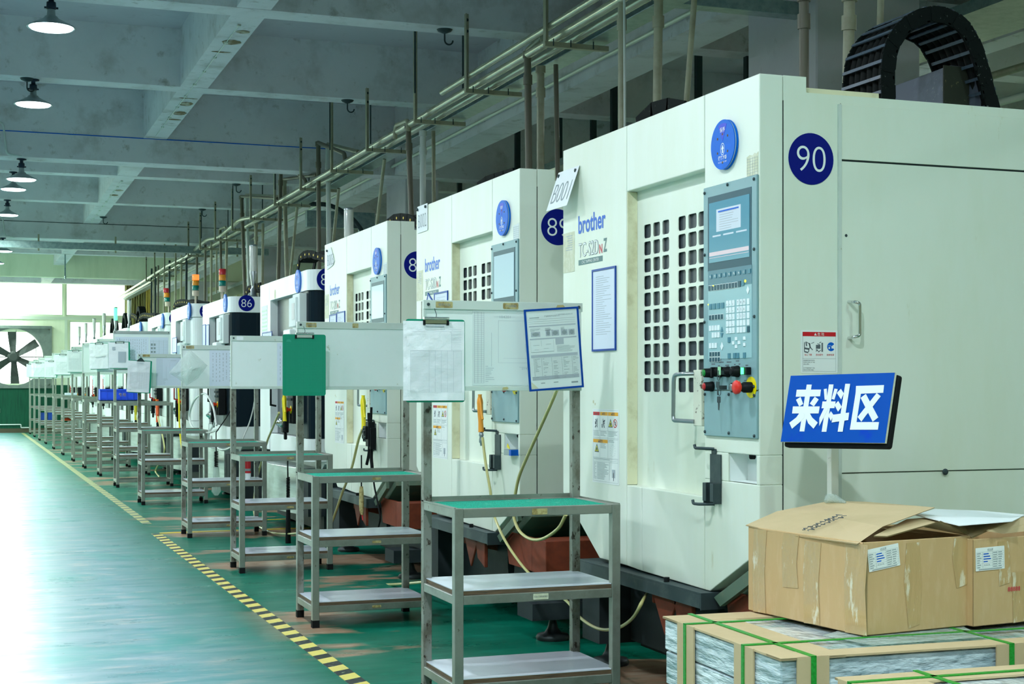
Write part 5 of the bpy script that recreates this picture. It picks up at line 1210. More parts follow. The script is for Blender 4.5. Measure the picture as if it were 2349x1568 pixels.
# strip labels and sheets on the boards
def on_board(i): l = R_[i].location; D_k = F[i][3]; return l, D_k-.037-.012
def tag_strip(i, x, w, txt=None, z=None, m_='tape_old'):
    l, y = on_board(i); zt = (1.665 if F[i][4] == 'S' else 2.0)
    z = z if z is not None else zt-.019
    o = MB().rect((x, y-.0082, z), UX, EZ, -w/2, w/2, -.013, .013, .0008, 0, 0, .004).build('strip_label', m_, R_[i])
    if txt: ribbon(o, 'label_text', Vector((x, y-.0092, z)), UX, EZ, text2d(txt, w*.7), 'ink_mid')
tag_strip(0, .085, .075, '首件记录'); tag_strip(0, .385, .07, '产品图档'); tag_strip(1, .075, .06, '首件记录'); tag_strip(1, .33, .035); tag_strip(2, .06, .05, None, None, 'paper'); tag_strip(3, .07, .07, '首件记录'); tag_strip(4, .09, .08)
l, y = on_board(0)
for (x, w, h) in ((.615, .045, .02), (.36, .03, .012)): MB().plate((x, y-.0045, 1.292 if x < .5 else 1.646), UX, EZ, [(-w/2, -h*.4), (-w*.2, -h*.5), (w*.3, -h*.45), (w/2, 0), (w*.3, h*.5), (-w*.3, h*.4)], .0006, 0, .004).build('glue_marks', 'tape_old', R_[0])
MB().rect((.15, y-.0055, 1.288), UX, EZ, -.02, .02, -.008, .008, .0006).build('glue_marks', 'tape_old', R_[1])
def sheet(i, x0, x1, z0, z1, m_, label, style, seed=1, dy=.0):
    l, y = on_board(i); w = x1-x0; h = z1-z0; r = random.Random(seed)
    t = thing('drawing_sheet', label, 'paper sheet', (l.x+(x0+x1)/2, l.y+y-.001-dy, (z0+z1)/2))
    MB().rect((0, 0, 0), UX, EZ, -w/2, w/2, -h/2, h/2, .0012).build('sheet', m_, t); b = MB()
    def R(a, c, d, e): b.rect((0, 0, 0), UX, EZ, (a-.5)*w, (c-.5)*w, (d-.5)*h, (e-.5)*h, .0003, 0, .0013)
    if style == 'drawing':
        for x in (.02, .06, .10, .13): R(x, x+.003, .03, .97)
        for j in range(34): R(.02, .13, .03+j*.028, .032+j*.028)
        for a, c, d, e in ((.30, .85, .86, .862), (.30, .302, .30, .86), (.85, .852, .30, .86), (.30, .85, .30, .302), (.36, .8, .36, .362), (.62, .7, .55, .553), (.62, .622, .45, .55), (.7, .702, .45, .55), (.55, .8, .24, .243), (.22, .223, .25, .7), (.25, .5, .91, .912)): R(a, c, d, e)
        b.mesh2d(shift2d(text2d('(14.00/12)', w*.2, h*.03), .18*w, -.28*h), (0, 0, 0), UX, EZ, 0, .0013); b.mesh2d(shift2d(text2d('104201', w*.13, h*.03), -.12*w, .41*h), (0, 0, 0), UX, EZ, 0, .0013)
        for j in range(9): R(.15, .17+.1*r.random(), .05+.025*j, .056+.025*j)
    elif style == 'text':
        for j in range(14):
            x = .06+.065*j; y_ = .93
            while y_ > .15: q = r.uniform(.02, .07); R(x, x+.012, max(.12, y_-q), y_); y_ -= q+r.uniform(.01, .07)
    elif style == 'table':
        for j in range(24): R(.04, .96, .05+.037*j, .054+.037*j)
        for x in (.04, .2, .5, .75, .955): R(x, x+.006, .05, .9)
        for j in range(6): R(.06, .17, .12+.12*j, .19+.12*j)
        for j in range(6): R(.22, .32, .12+.12*j, .19+.12*j)
    b.build('print', 'ink_soft' if style != 'table' else 'ink_mid', t); return t
sheet(0, .214, .602, 1.305, 1.628, 'paper_dim', 'large machining drawing inside the nearest rack board', 'drawing', 1)
MB().box(.605, .711, y-.004, y, 1.30, 1.628).build('side_panel', 'board_white', R_[0])
sheet(2, .33, .68, 1.305, 1.615, 'paper_blue', 'bluish drawing behind the green clipboard', 'text', 2); sheet(3, .24, .70, 1.305, 1.62, 'paper_blue', 'bluish printed sheet with a curved lower edge on the fourth rack board', 'text', 3)
sheet(4, .20, .70, 1.31, 1.62, 'paper_blue', 'faint part drawing on the fifth rack board', 'drawing', 4)
sheet(5, .02, .45, 1.55, 1.95, 'paper_blue', 'wide pale printed sheet on the dark-topped board', 'text', 5); sheet(5, .46, .70, 1.55, 1.95, 'paper_blue', 'sheet with a column of dark pictures on the dark-topped board', 'table', 6)
# framed inspection sheet hanging on the nearest board
pl_y = 5.95
A = Y_(1199, pl_y, 710); Bq = Y_(1323, pl_y, 703); Cq = Y_(1341, pl_y, 887); Dq = Y_(1216, pl_y, 898)
ux = ((Bq-A)+(Cq-Dq)).normalized(); uy = ((A-Dq)+(Bq-Cq)); uy = (uy-ux*uy.dot(ux)).normalized()
framed_notice((A+Bq+Cq+Dq)/4, ux, uy, ((Bq-A).length+(Cq-Dq).length)/2, ((A-Dq).length+(Bq-Cq).length)/2, 'tilted blue framed inspection sheet hooked on the nearest rack board', m_='frame_blue', paper='paper_dim', t_=.0085, doc=True)
# shelf rail labels on the nearest rack
ly = -.0008
for (x, z, m_, tx) in ((.36, .795, 'tape_old', None), (.365, .452, 'yellowed', '已加工良品放置区')):
    o = MB().rect((x, ly, z), UX, EZ, -.033, .033, -.012, .012, .0008, 0, 0, .003).build('rail_label', m_, R_[0]); ribbon(o, 'label_text', Vector((x, ly-.001, z)), UX, EZ, text2d(tx, .058), 'ink') if tx else None
for i in (1, 2, 3):
    for z in (.797, .452, .10): MB().rect((.36, ly, z), UX, EZ, -.03, .02, -.007, .007, .0006, 0, 0, .003).build('glue_marks', 'tape_old', R_[i])

# ------------------------------------------------------------------ clipboards
def crumpled(w, h, seed, amp=.006, flip=0):
    """wrinkled sheet grid in local x,z facing -y"""
    r = random.Random(seed); nx, nz = 22, 30; cre = [(r.uniform(-w/2, w/2), r.uniform(-h, 0), r.uniform(0, 3.14), r.uniform(.4, 1)) for _ in range(9)]
    V = []
    for j in range(nz+1):
        for i in range(nx+1):
            x = -w/2+w*i/nx; z = -h*j/nz; d = 0
            for cx_, cz_, a, k3 in cre:
                q = abs((x-cx_)*math.cos(a)+(z-cz_)*math.sin(a)); d += k3*amp*max(0, 1-q/.03)
            d += amp*.8*abs(math.sin(z*40+seed)*math.sin(x*22))*(j/nz)
            V.append((x, -d-.001, z))
    return V, [(j*(nx+1)+i, (j+1)*(nx+1)+i, (j+1)*(nx+1)+i+1, j*(nx+1)+i+1) for j in range(nz) for i in range(nx)]
def clipboard(px0, px1, py0, py1, Y, label, papers=1, bare=False, seed=1, rz=0., tilt=0., form=True, small=False, skew=0.):
    a = Y_(px0, Y, py0); c = Y_(px1, Y, py1); w = c.x-a.x; h = a.z-c.z
    t = thing('clipboard', label, 'clipboard', ((a.x+c.x)/2, Y, a.z)); t.rotation_euler = (tilt, skew, rz)
    O = (0, 0, 0)
    MB().rect(O, UX, EZ, -w/2, w/2, -h, 0, .003, 0, 0, .012).build('backboard', 'clip_green', t)
    if bare:
        b = MB(); n1 = int(w/.0085)
        for i in range(3, n1-2): b.rect(O, UX, EZ, -w/2+i*w/n1-.0003, -w/2+i*w/n1+.0003, -h+.02, -.03, .0002, 0, .0031)
        n2 = int(h/.0085)
        for i in range(3, n2-4): b.rect(O, UX, EZ, -w/2+.018, w/2-.018, -h+i*h/n2-.0003, -h+i*h/n2+.0003, .0002, 0, .0031)
        for i in range(48): b.rect(O, UX, EZ, w/2-.012, w/2-(.008 if i % 5 else .005), -h+.02+i*(h-.05)/48-.0004, -h+.02+i*(h-.05)/48+.0004, .0002, 0, .0031)
        b.plate(O, UX, EZ, [(-w*.36, -.042)]+circ(-w*.36, -.042, .014, 10, 0, 180), .0002, 0, .0031)
        b.build('printed_grid', 'clip_line', t)
    else:
        for k4 in range(2 if papers > 1 else 1):
            V, fs = crumpled(w*.97, h*.955, seed+k4, .0022 if not small else .005)
            o = MB().add([(x-(.012*w/.2 if k4 == 0 else 0)+.0*z, y-.004-.002*k4, z-.008) for x, y, z in V], fs, 0, True).build('paper', 'paper', t)
        if form:
            b = MB(); W2, H2 = w*.86, h*.86; r = random.Random(seed)
            def R(x0, x1, z0, z1): b.rect((0, -.0125, -.012), UX, EZ, (x0-.5)*W2, (x1-.5)*W2, -(1-z0)*H2, -(1-z1)*H2, .0002)
            n_ = 32
            for j in range(n_): R(0, 1, .02+j*.6/n_, .0222+j*.6/n_)
            for x in (0, .36, .48, .60, .72, .84, .998): R(x, x+.003, .02, .60)
            for z in (.90, .87, .60): R(0, 1, z, z+.0022)
            for j in range(10): R(.80, .998, .62+j*.024, .622+j*.024)
            R(.80, .803, .60, .86); R(.30, .66, .935, .95)
            b.build('form_print', 'ink_soft', t)
    if small: cw = w*.36; MB().prism([(-cw/2, -.004, -.012), (cw/2, -.004, -.012), (cw*.3, -.012, .01), (cw*.06, -.02, .03), (-cw*.06, -.02, .03), (-cw*.3, -.012, .01)], (0, -.01, 0)).build('spring_clip', 'dark_steel', t, .002)
    else:
        cw = w*.42
        b = MB().tube([(-cw/2, -.016, .003), (cw/2, -.016, .003)], .006, 10).box(-cw/2, cw/2, -.012, -.010, -.018, .0)
        b.build('clip_bar', 'chrome', t); MB().box(-cw/2-.002, -cw/2+.008, -.014, -.003, -.024, -.004).box(cw/2-.008, cw/2+.002, -.014, -.003, -.024, -.004).box(-cw/2, cw/2, -.010, -.008, -.020, -.016).build('clip_feet', 'black_plastic', t)
    MB().tube([(0, -.012, .006), (.004, -.004, .02), (-.002, .006, .045)], .0015, 6).build('hanging_wire', 'dark_steel', t)
    return t
clipboard(930, 1066, 731, 922, 5.86, 'large clipboard with a crumpled white form on the nearest rack', 2, seed=3, rz=.0)
clipboard(648, 747, 766, 907, 8.12, 'bare green clipboard with a printed grid on the second rack', bare=True)
clipboard(296, 349, 826, 901, 16.9, 'small clipboard with scribbled drawing under the dark-topped board', 1, seed=7, small=True, skew=.05)
clipboard(251, 298, 783, 845, 19.9, 'clipboard with a grey block printed on its page, left of the dark-topped board', 1, seed=9, form=False)
clipboard(206, 248, 786, 847, 22.45, 'white papers on hooks with a torn strip, left of the grey-block clipboard', 2, seed=11, form=False, skew=-.02)
clipboard(155, 192, 803, 854, 27.08, 'crumpled paper clipboard under the third thin lantern', 1, seed=13)
clipboard(126, 162, 812, 860, 29.6, 'pale paper clipboard partly behind the crumpled one', 2, seed=15)
clipboard(103, 131, 827, 866, 32.44, 'paper clipboard with a wire clip, second right of the fan', 1, seed=17)
clipboard(73, 103, 831, 865, 37.74, 'wide pale clipboard over the fan edge', 2, seed=19)
clipboard(61, 74, 834, 865, 42.94, 'narrow pale clipboard over the fan, leftmost', 1, seed=21, form=False)
t = [o for o in bpy.data.objects if o.get('label', '').startswith('clipboard with a grey block')][0]
MB().rect((.02, -.013, -.19), UX, EZ, -.04, .055, -.08, .06, .0004).rect((-.075, -.013, -.09), UX, EZ, -.02, .02, -.02, .02, .0004).build('grey_block', 'ink_soft', t)
t = [o for o in bpy.data.objects if o.get('label', '').startswith('white papers on hooks')][0]
MB().plate((0, -.016, -.2), UX, EZ, [(-.06, -.01), (.08, .01), (.08, .03), (-.06, .01)], .002).build('torn_strip', 'letter_white', t)
# plastic bag on the fourth rack board
a = [Y_(px, 13.16, py) for px, py in ((437, 802), (476, 838), (455, 866), (428, 884), (408, 868), (387, 855), (412, 826))]
cen = sum(a, Vector())/len(a); b = MB(); V = [cen+Vector((0, -.05, 0))]; nn = len(a)
ring = []
for i in range(nn):
    for k5 in range(4): ring.append(a[i].lerp(a[(i+1) % nn], k5/4))
r = random.Random(4); V = [cen+Vector((0, -.045, 0))]
for f_ in (.35, .7, 1.0):
    for p in ring: q = cen.lerp(p, f_); V.append(q+Vector((0, -.045*(1-f_**2)+r.uniform(-.008, .008)*(f_ < 1), 0)))
n_ = len(ring); fs = [(0, 1+i, 1+(i+1) % n_) for i in range(n_)]+[(1+k5*n_+i, 1+(k5+1)*n_+i, 1+(k5+1)*n_+(i+1) % n_, 1+k5*n_+(i+1) % n_) for k5 in range(2) for i in range(n_)]
tag(b.add(V, fs, 0, True).build('plastic_bag', 'plastic_film'), 'clear plastic bag hung by a corner on the fourth rack board', 'bag')

# ------------------------------------------------------------------ things on the racks
t = thing('parts_crate', 'long bright blue crate on the tray of the tall rack', 'crate', (1.83, 22.25, 1.098))
a = Y_(230, 22.25, 890); c = Y_(321, 22.25, 915); w = c.x-a.x; t.location.x = a.x; h = .165
b = MB().box(0, w, 0, .006, 0, h).box(0, w, .32, .326, 0, h).box(0, .006, 0, .326, 0, h).box(w-.006, w, 0, .326, 0, h).box(0, w, 0, .326, 0, .006); b.build('tub', 'crate_blue', t)
b = MB().box(-.008, w+.008, -.010, 0, h-.02, h)
for i in range(7): b.box(w*i/6-.004, w*i/6+.004, -.008, 0, 0, h)
b.box(0, w, -.006, 0, .03, .036); b.build('ribs', 'crate_blue', t)
ribbon(t, 'crate_lettering', Vector((w*.55, -.009, h*.5)), UX, EZ, text2d('专用', .10), 'tape_old')
def crate2(px, py, Y, wpx, hpx, label):
    a = Y_(px, Y, py); c = Y_(px+wpx, Y, py-hpx); o = thing('parts_crate', label, 'crate', (a.x, Y, a.z)); w = c.x-a.x; h = c.z-a.z
    MB().box(0, w, 0, .006, 0, h).box(0, w, .25, .256, 0, h).box(0, .006, 0, .256, 0, h).box(w-.006, w, 0, .256, 0, h).box(0, w, 0, .256, 0, .006).build('tub', 'crate_blue_dark', o); MB().box(-.005, w+.005, -.008, 0, h-.02, h).box(w*.3, w*.32, -.006, 0, 0, h).box(w*.7, w*.72, -.006, 0, 0, h).build('ribs', 'crate_blue_dark', o)
crate2(94, 963, 37.45, 13, 17, 'left small dark blue crate on a far rack shelf'); crate2(109.5, 963, 37.45, 11, 17, 'right small dark blue crate on a far rack shelf')
t = thing('white_bin', 'low white tray on the rack before the orange rags', 'tray', Y_(149, 29.4, 906)); MB().box(0, .22, 0, .15, 0, .045).build('tray', 'shelf_white', t, .004)
def rag(px, py, Y, w, h, m_, label, seed):
    p = Y_(px, Y, py); r = random.Random(seed); V = []; N1, N2_ = 12, 6
    for j in range(N2_+1):
        for i in range(N1):
            a = 2*math.pi*i/N1; q = j/N2_; rr = (1-q**1.6)*(1+.35*r.random())
            V.append((p.x+w*.5*rr*math.cos(a), Y+.10*rr*math.sin(a), p.z+h*q*(.8+.3*r.random())))
    fs = [(j*N1+i, j*N1+(i+1) % N1, (j+1)*N1+(i+1) % N1, (j+1)*N1+i) for j in range(N2_) for i in range(N1)]
    tag(MB().add(V, fs, 0, True).build('rag', m_), label, 'rag')
rag(154, 964, 29.45, .16, .06, 'cloth_orange', 'orange red rag on a far rack shelf', 1); rag(158, 957, 29.5, .15, .07, 'cloth_white', 'white rag heaped on the orange rag', 2); rag(176, 962, 29.45, .15, .04, 'cloth_orange', 'thin orange rag beside the heap', 3); rag(189, 963, 29.4, .12, .05, 'cloth_green', 'bright green rag at the rack post', 4)
t = thing('grease_cartridge', 'red cartridge with white base standing on the fourth rack shelf', 'cartridge', Vector((2.19, 13.02, .4895)))
p = Y_(567, 13.05, 1100); t.location.x = p.x
MB().lathe((0, 0, .05), EZ, [(0, .027), (.16, .027), (.165, .024), (.175, .015), (.19, .015)], 20).build('tube', 'grease_red', t); MB().lathe((0, 0, 0), EZ, [(0, .026), (.004, .027), (.05, .027)], 20).build('base', 'letter_white', t); MB().lathe((0, 0, .07), EZ, [(0, .0274), (.02, .0274)], 20).build('sticker', 'ink_mid', t)

# ------------------------------------------------------------------ air guns, hoses, pendants
def hose(pts, r, m_, label, name='air_hose', cat='hose', k6=8):
    return tag(MB().tube(smooth_path(pts, k6), r, 10).build(name, m_), label, cat)
def gun(px, py, X, m_, label, s=1.0, kind=0):
    p = X_(px, X, py); t = thing('air_gun', label, 'air gun', p)
    MB().tube([(0, .0, 0), (0, -.006*s, -.05*s), (0, -.012*s, -.10*s), (0, -.020*s, -.155*s)], [.017*s, .016*s, .0135*s, .016*s], 12).lathe((0, 0, .0), EZ, [(0, .018*s), (.02*s, .016*s), (.04*s, .010*s), (.05*s, .012*s)], 12).build('grip', m_, t)
    MB().tube(smooth_path([(-.004, -.010*s, .03*s), (-.006, -.035*s, -.01*s), (-.006, -.045*s, -.05*s), (-.006, -.065*s, -.085*s)], 4), .006*s, 8).build('trigger', m_, t)
    MB().lathe((0, -.020*s, -.155*s), Vector((0, -.12, -1)), [(0, .009*s), (.012*s, .013*s), (.02*s, .013*s), (.025*s, .010*s), (.04*s, .014*s), (.055*s, .014*s), (.06*s, .009*s), (.075*s, .008*s)], 14).build('coupling', 'steel_tube' if kind == 0 else 'black_plastic', t)
    return t
gun(1101, 925, 2.62, 'gun_orange', 'orange air gun hooked on the door handle of machine 89', 1.0)
hose([X_(a, 2.61, c) for a, c in ((1107, 1003), (1110, 1030), (1116, 1075), (1124, 1120), (1130, 1165), (1140, 1200), (1165, 1250), (1205, 1305), (1242, 1337), (1300, 1378), (1330, 1415), (1372, 1441), (1415, 1440), (1450, 1418), (1473, 1380))]+[X_(1490, 2.80, 1345), X_(1500, 2.95, 1300)], .0075, 'hose', 'yellowish air hose from the orange gun sagging behind the nearest rack')
hose([X_(a, 2.66, c) for a, c in ((1279, 890), (1262, 930), (1235, 990), (1208, 1050), (1190, 1095), (1181, 1140), (1178, 1180), (1190, 1215), (1215, 1235), (1245, 1235), (1280, 1212), (1298, 1180))], .0085, 'hose', 'thick yellowish hose looping from behind the framed sheet')
gun(833, 925, 2.60, 'gun_yellow', 'yellow air gun hanging on the third cream machine', 1.15, 1)
hose([X_(a, 2.60, c) for a, c in ((831, 985), (822, 1010), (806, 1075), (785, 1130), (768, 1180), (754, 1215), (744, 1255), (742, 1290), (750, 1318), (770, 1333), (830, 1340), (900, 1340), (1000, 1332))], .010, 'hose', 'yellowish hose from the yellow gun curling over the floor by the second rack')
gun(652, 918, 2.55, 'gun_yellow', 'yellow air gun under the bare green clipboard', 1.15, 1)
hose([X_(a, 2.5, c) for a, c in ((640, 946), (628, 975), (612, 1015), (598, 1065), (588, 1105), (583, 1150), (584, 1180), (594, 1205), (620, 1220), (655, 1224), (690, 1222))], .010, 'hose', 'thin yellowish hose crossing the third rack to the floor')
gun(311, 930, 2.55, 'gun_yellow', 'small yellow air gun behind the fifth rack', 1.5, 1); gun(361, 928, 2.55, 'gun_red', 'orange red air gun behind the fifth rack', 1.6, 1)
hose([X_(a, 2.55, c) for a, c in ((362, 955), (368, 980), (375, 1010), (377, 1035), (366, 1060), (357, 1080), (366, 1094))], .012, 'hose', 'yellow hose hanging from the orange red gun')
hose([X_(a, 2.55, c) for a, c in ((409, 885), (411, 930), (412, 980), (418, 1030), (428, 1060))], .012, 'gun_yellow', 'bright yellow hose hanging behind the fourth rack')
hose([X_(a, 2.55, c) for a, c in ((313, 952), (318, 985), (316, 1020))], .010, 'hose', 'thin hose below the small yellow gun')
hose([X_(a, 2.5, c) for a, c in ((497, 975), (488, 930), (470, 903), (448, 915), (436, 945), (437, 970), (450, 986), (476, 992), (500, 985))], .012, 'hose_clear', 'clear white hose looping beside machine 86'); hose([X_(a, 2.5, c) for a, c in ((478, 1012), (480, 992), (490, 975), (494, 960)) ], .010, 'hose_clear', 'short clear hose under the pendant of machine 86')
hose([X_(a, 2.5, c) for a, c in ((484, 1000), (487, 1014), (505, 1030), (520, 1030), (535, 1022))], .012, 'hose_clear', 'clear hose sagging below the fourth rack tray')
hose([Y_(a, 16.25, c) for a, c in ((585, 915), (579, 945), (570, 975), (556, 1008))], .008, 'hose_clear', 'thin clear hose across the black side of machine 86')
# pendants on the third cream machine
t = thing('control_pendant', 'black jog pendant with cables on the third cream machine', 'pendant', X_(851, 2.62, 1000))
MB().box(-.03, .02, -.04, .035, -.07, .10).box(-.045, -.02, -.02, .055, -.02, .07).box(-.02, .02, -.06, -.03, -.09, .06).box(-.05, -.03, .0, .03, .01, .04).build('body', 'black_plastic', t, .004)
b = MB()
for i in range(5): b.lathe((-.045, .02-.012*i, .05-.02*i), -EX, [(0, .006), (.01, .006)], 8)
b.build('buttons', 'dark_steel', t)
MB().tube(smooth_path([(0, .06, .16), (0, .05, .08), (0, .04, -.02), (0, .055, -.12), (-.01, .08, -.20)], 5), .011, 8).tube(smooth_path([(0, -.01, .2), (0, .0, .1)], 4), .009, 8).tube(smooth_path([(0, -.02, -.05), (0, -.01, -.15), (0, -.03, -.22), (0, -.025, -.30)], 6), .012, 8).build('cables', 'rubber', t)
hose([X_(a, 2.6, c) for a, c in ((856, 1075), (858, 1110), (866, 1150), (872, 1185), (868, 1210))], .006, 'rubber', 'thin black cable under the jog pendant', 'cable', 'cable')
t = thing('wrapped_connector', 'cable end wrapped in tan tape and plastic hanging behind the second rack', 'cable end', X_(829, 2.6, 1115))
MB().tube([(0, 0, 0), (0, 0, -.03), (0, -.003, -.13), (0, -.008, -.17), (0, -.02, -.20)], [.012, .016, .018, .016, .008], 12).build('wrapped_plug', 'tape_old', t); MB().tube([(0, 0, .0), (0, -.003, .10), (0, .0, .22)], .005, 8).build('cable', 'rubber', t); MB().tube([(0, -.02, -.20), (0, -.04, -.235)], .004, 6).build('red_wire', 'grease_red', t)
MB().prism([(-.002, .02, -.07), (-.002, .055, -.12), (-.002, .03, -.15), (-.002, .01, -.13)], (.002, 0, 0)).build('plastic_flap', 'plastic_film', t)
# coil cords
def coil(px, py0, py1, X, r, label, turns, wrap=None):
    a = X_(px, X, py0); c = X_(px, X, py1); L = a.z-c.z; pts = [(a.x+r*math.cos(2*math.pi*i/8), a.y+r*math.sin(2*math.pi*i/8), a.z-L*i/(turns*8)) for i in range(turns*8+1)]
    t = thing('coil_cord', label, 'cord', a); pts = [Vector(p)-a for p in pts]
    MB().tube(pts, .005, 6).build('coil', 'rubber', t); return t, a
t, a = coil(661, 1095, 1148, 2.5, .012, 'black coil cord hanging to the floor behind the third rack', 14)
MB().tube([(0, 0, 0), (0, .01, .10), (0, .0, .22)], .004, 6).tube([(0, .02, 0), (0, .03, .10), (0, .02, .22)], .004, 6).build('leads', 'rubber', t); z2 = X_(660, 2.5, 1255).z-a.z; MB().tube([(0, 0, -.17), (0, 0, -.25), (0, .0, z2+.02), (0, 0, z2)], [.013, .017, .024, .018], 12).build('sleeve', 'rubber', t)
t, a = coil(496, 1035, 1072, 2.45, .018, 'coil cord with a plastic wrapped end beside machine 86', 10)
MB().tube([(0, 0, -.16), (0, .0, -.26), (0, .0, -.42), (0, 0, -.46)], [.03, .035, .05, .02], 12).build('plastic_wrap', 'plastic_film', t); MB().tube([(0, 0, 0), (0, .01, .2), (.10, .02, .34), (.16, .02, .44)], .006, 6).build('lead', 'rubber', t)
# small grey box in the pocket of 89
t = thing('small_box', 'small grey and blue box with a yellow tag in the pocket of machine 89', 'box', X_(1172, 2.69, 1030)); MB().box(-.03, .06, -.055, .03, -.03, .0).build('box', 'lamp_metal', t, .002); MB().box(-.031, .061, -.085, -.055, -.03, .0).build('blue_end', 'logo_blue', t); MB().plate((-.01, .02, .01), UY, EZ, [(-.01, .0), (.03, -.008), (.03, .0), (.0, .02)], .003).build('yellow_tag', 'gun_yellow', t)

# ------------------------------------------------------------------ incoming goods area: sign, cartons, pallets packs
A = D_(1817.3, 862.4, 5.135); Bq = D_(2055.5, 855.3, 4.815); Cq = D_(2033, 1016.5, 4.785); Dq = D_(1793.7, 1013.5, 5.105)
ux = ((Bq-A)+(Cq-Dq))*.5; uy = ((A-Dq)+(Bq-Cq))*.5; W_ = ux.length; H_ = uy.length; ux.normalize(); uy = (uy-ux*uy.dot(ux)*.0); uyn = uy.normalized(); nrm = ux.cross(uyn).normalized()
t = thing('area_sign', 'tilted blue sign with three white characters on a pale post behind the cartons', 'sign', Dq); O = Vector((0, 0, 0))
def S2(poly): return [(a*W_, c*H_) for a, c in poly]
MB().plate(O, ux, uyn, S2([(0, 0), (1, 0), (1, 1), (0, 1)]), .010, 0, -.004).build('face_board', 'yellowed', t); MB().plate(O, ux, uyn, S2([(0, 0), (1, 0), (1, 1), (0, 1)]), .0012, 0, .006).build('blue_face', 'sign_blue', t)
MB().plate(O, ux, uyn, rrect(.004*1, W_*1.015, -.015, H_*.985, .01), .022, 0, -.030).build('back_frame', 'rubber', t, .003)
# characters traced in the photo, in sign coordinates
def sc_pts(pts):
    a, b_, c, d = Vector((183, 600)), Vector((1350, 565)), Vector((1240, 1355)), Vector((67, 1340)); out = []
    for x, y in pts:
        p = Vector((x, y)); u, v = .5, .5
        for _ in range(8):
            q = a*(1-u)*(1-v)+b_*u*(1-v)+c*u*v+d*(1-u)*v; e = p-q
            du = (b_-a)*(1-v)+(c-d)*v; dv = (d-a)*(1-u)+(c-b_)*u; det = du.x*dv.y-du.y*dv.x
            u += (e.x*dv.y-e.y*dv.x)/det; v += (du.x*e.y-du.y*e.x)/det
        out.append((u*W_, (1-v)*H_))
    return out
STK = [
 [(375, 700), (433, 700), (348, 1226), (293, 1226)], [(258, 758), (540, 756), (530, 832), (247, 837)], [(250, 872), (303, 840), (335, 918), (288, 946)], [(470, 836), (515, 868), (460, 946), (412, 914)],
 [(215, 946), (527, 946), (515, 1025), (205, 1025)], [(300, 1010), (348, 1030), (345, 1075), (300, 1120), (205, 1196), (173, 1130), (255, 1070)], [(360, 1020), (412, 1020), (440, 1070), (506, 1128), (458, 1196), (395, 1135), (368, 1070)],
 [(632, 698), (683, 698), (602, 1230), (549, 1230)], [(573, 752), (606, 745), (614, 868), (583, 872)], [(695, 745), (730, 752), (693, 870), (662, 862)], [(560, 890), (708, 890), (694, 965), (548, 967)],
 [(580, 960), (625, 965), (600, 1020), (522, 1166), (524, 1075)], [(655, 1000), (686, 1045), (655, 1110), (625, 1050)], [(722, 795), (768, 748), (800, 800), (770, 868)], [(697, 930), (738, 885), (778, 952), (735, 1005)],
 [(818, 692), (872, 692), (788, 1230), (733, 1230)], [(680, 1040), (860, 1015), (850, 1100), (665, 1127)],
 [(942, 716), (1000, 716), (925, 1207), (866, 1207)], [(935, 716), (1237, 706), (1228, 793), (930, 805)], [(880, 1122), (1182, 1122), (1170, 1207), (866, 1207)], [(985, 850), (1042, 806), (1175, 1070), (1115, 1118)], [(1160, 795), (1202, 832), (993, 1116), (952, 1065)]]
for i0, i1 in ((0, 7), (7, 17), (17, 22)):
    b = MB()
    for j_, st_ in enumerate(STK[i0:i1]):
        p2 = sc_pts(st_); b.plate(O, ux, uyn, p2, .0008, 0, .0074+.00015*j_)
    b.build('character', 'letter_white', t)
p = D_(1920, 1018, 5.12); q = Vector((p.x+.015, p.y+.05, 0))-Dq; b = MB()
b.obox(Vector((q.x-.015, q.y-.015, -Dq.z)), (.030, 0, 0), (0, .030, 0), (0, 0, p.z+.12)); b.build('post', 'sign_pole', t, .002)
MB().box(q.x-.16, q.x+.16, q.y-.02, q.y+.02, -Dq.z, -Dq.z+.03).box(q.x-.02, q.x+.02, q.y-.05, q.y+.08, -Dq.z, -Dq.z+.03).build('foot', 'sign_pole', t)

# cartons
def carton(c0, ex, ey, ez_, label, flaps, parts):
    """c0 near bottom corner; ex along the right-hand face, ey along the left-hand face"""
    t = thing('carton', label, 'carton', c0)
    h = Vector((0, 0, ez_)); th = .005; b = MB()
    exn, eyn = ex.normalized(), ey.normalized()
    b.obox((0, 0, 0), ex, eyn*th, h).obox(ey-eyn*th, ex, eyn*th, h).obox((0, 0, 0), exn*th, ey, h).obox(ex-exn*th, exn*th, ey, h).obox((0, 0, 0), ex, ey, (0, 0, .005))
    b.build('box', 'cardboard', t, .003)
    for fl in flaps:
        q = MB(); p_ = [Vector(v) for v in fl]; nr = (p_[1]-p_[0]).cross(p_[2]-p_[0]).normalized()
        if nr.z < 0: nr = -nr
        # flap as a gently triangulated thick sheet
        cm = sum(p_, Vector())/len(p_)+nr*.004; n_ = len(p_); V = p_+[cm]+[v-nr*.005 for v in p_]+[cm-nr*.005]
        q.add(V, [(i, (i+1) % n_, n_) for i in range(n_)]+[(n_+1+i, 2*n_+1, n_+1+(i+1) % n_) for i in range(n_)]); q.add(V, [(i, n_+1+i, n_+1+(i+1) % n_, (i+1) % n_) for i in range(n_)], 1)
        q.build('flap', ['cardboard_light', 'carton_edge'], t)
    return t
ZP = .55
c0 = D_(1980, 1462, 4.43); cl = D_(1716, 1402, 4.95); crr = D_(2227, 1437, 4.63); c0.z = cl.z = crr.z = ZP+.004
ex = crr-c0; ey = cl-c0; hC = .280
def rel(px, py, d): return D_(px, py, d)-c0
fl1 = [rel(1712, 1203, 4.96), rel(1790, 1222, 4.80), rel(1968, 1246, 4.44), rel(2025, 1207, 4.52), rel(2145, 1163, 4.78), rel(1985, 1150, 5.02), rel(1905, 1148, 5.10), rel(1782, 1172, 5.06)]
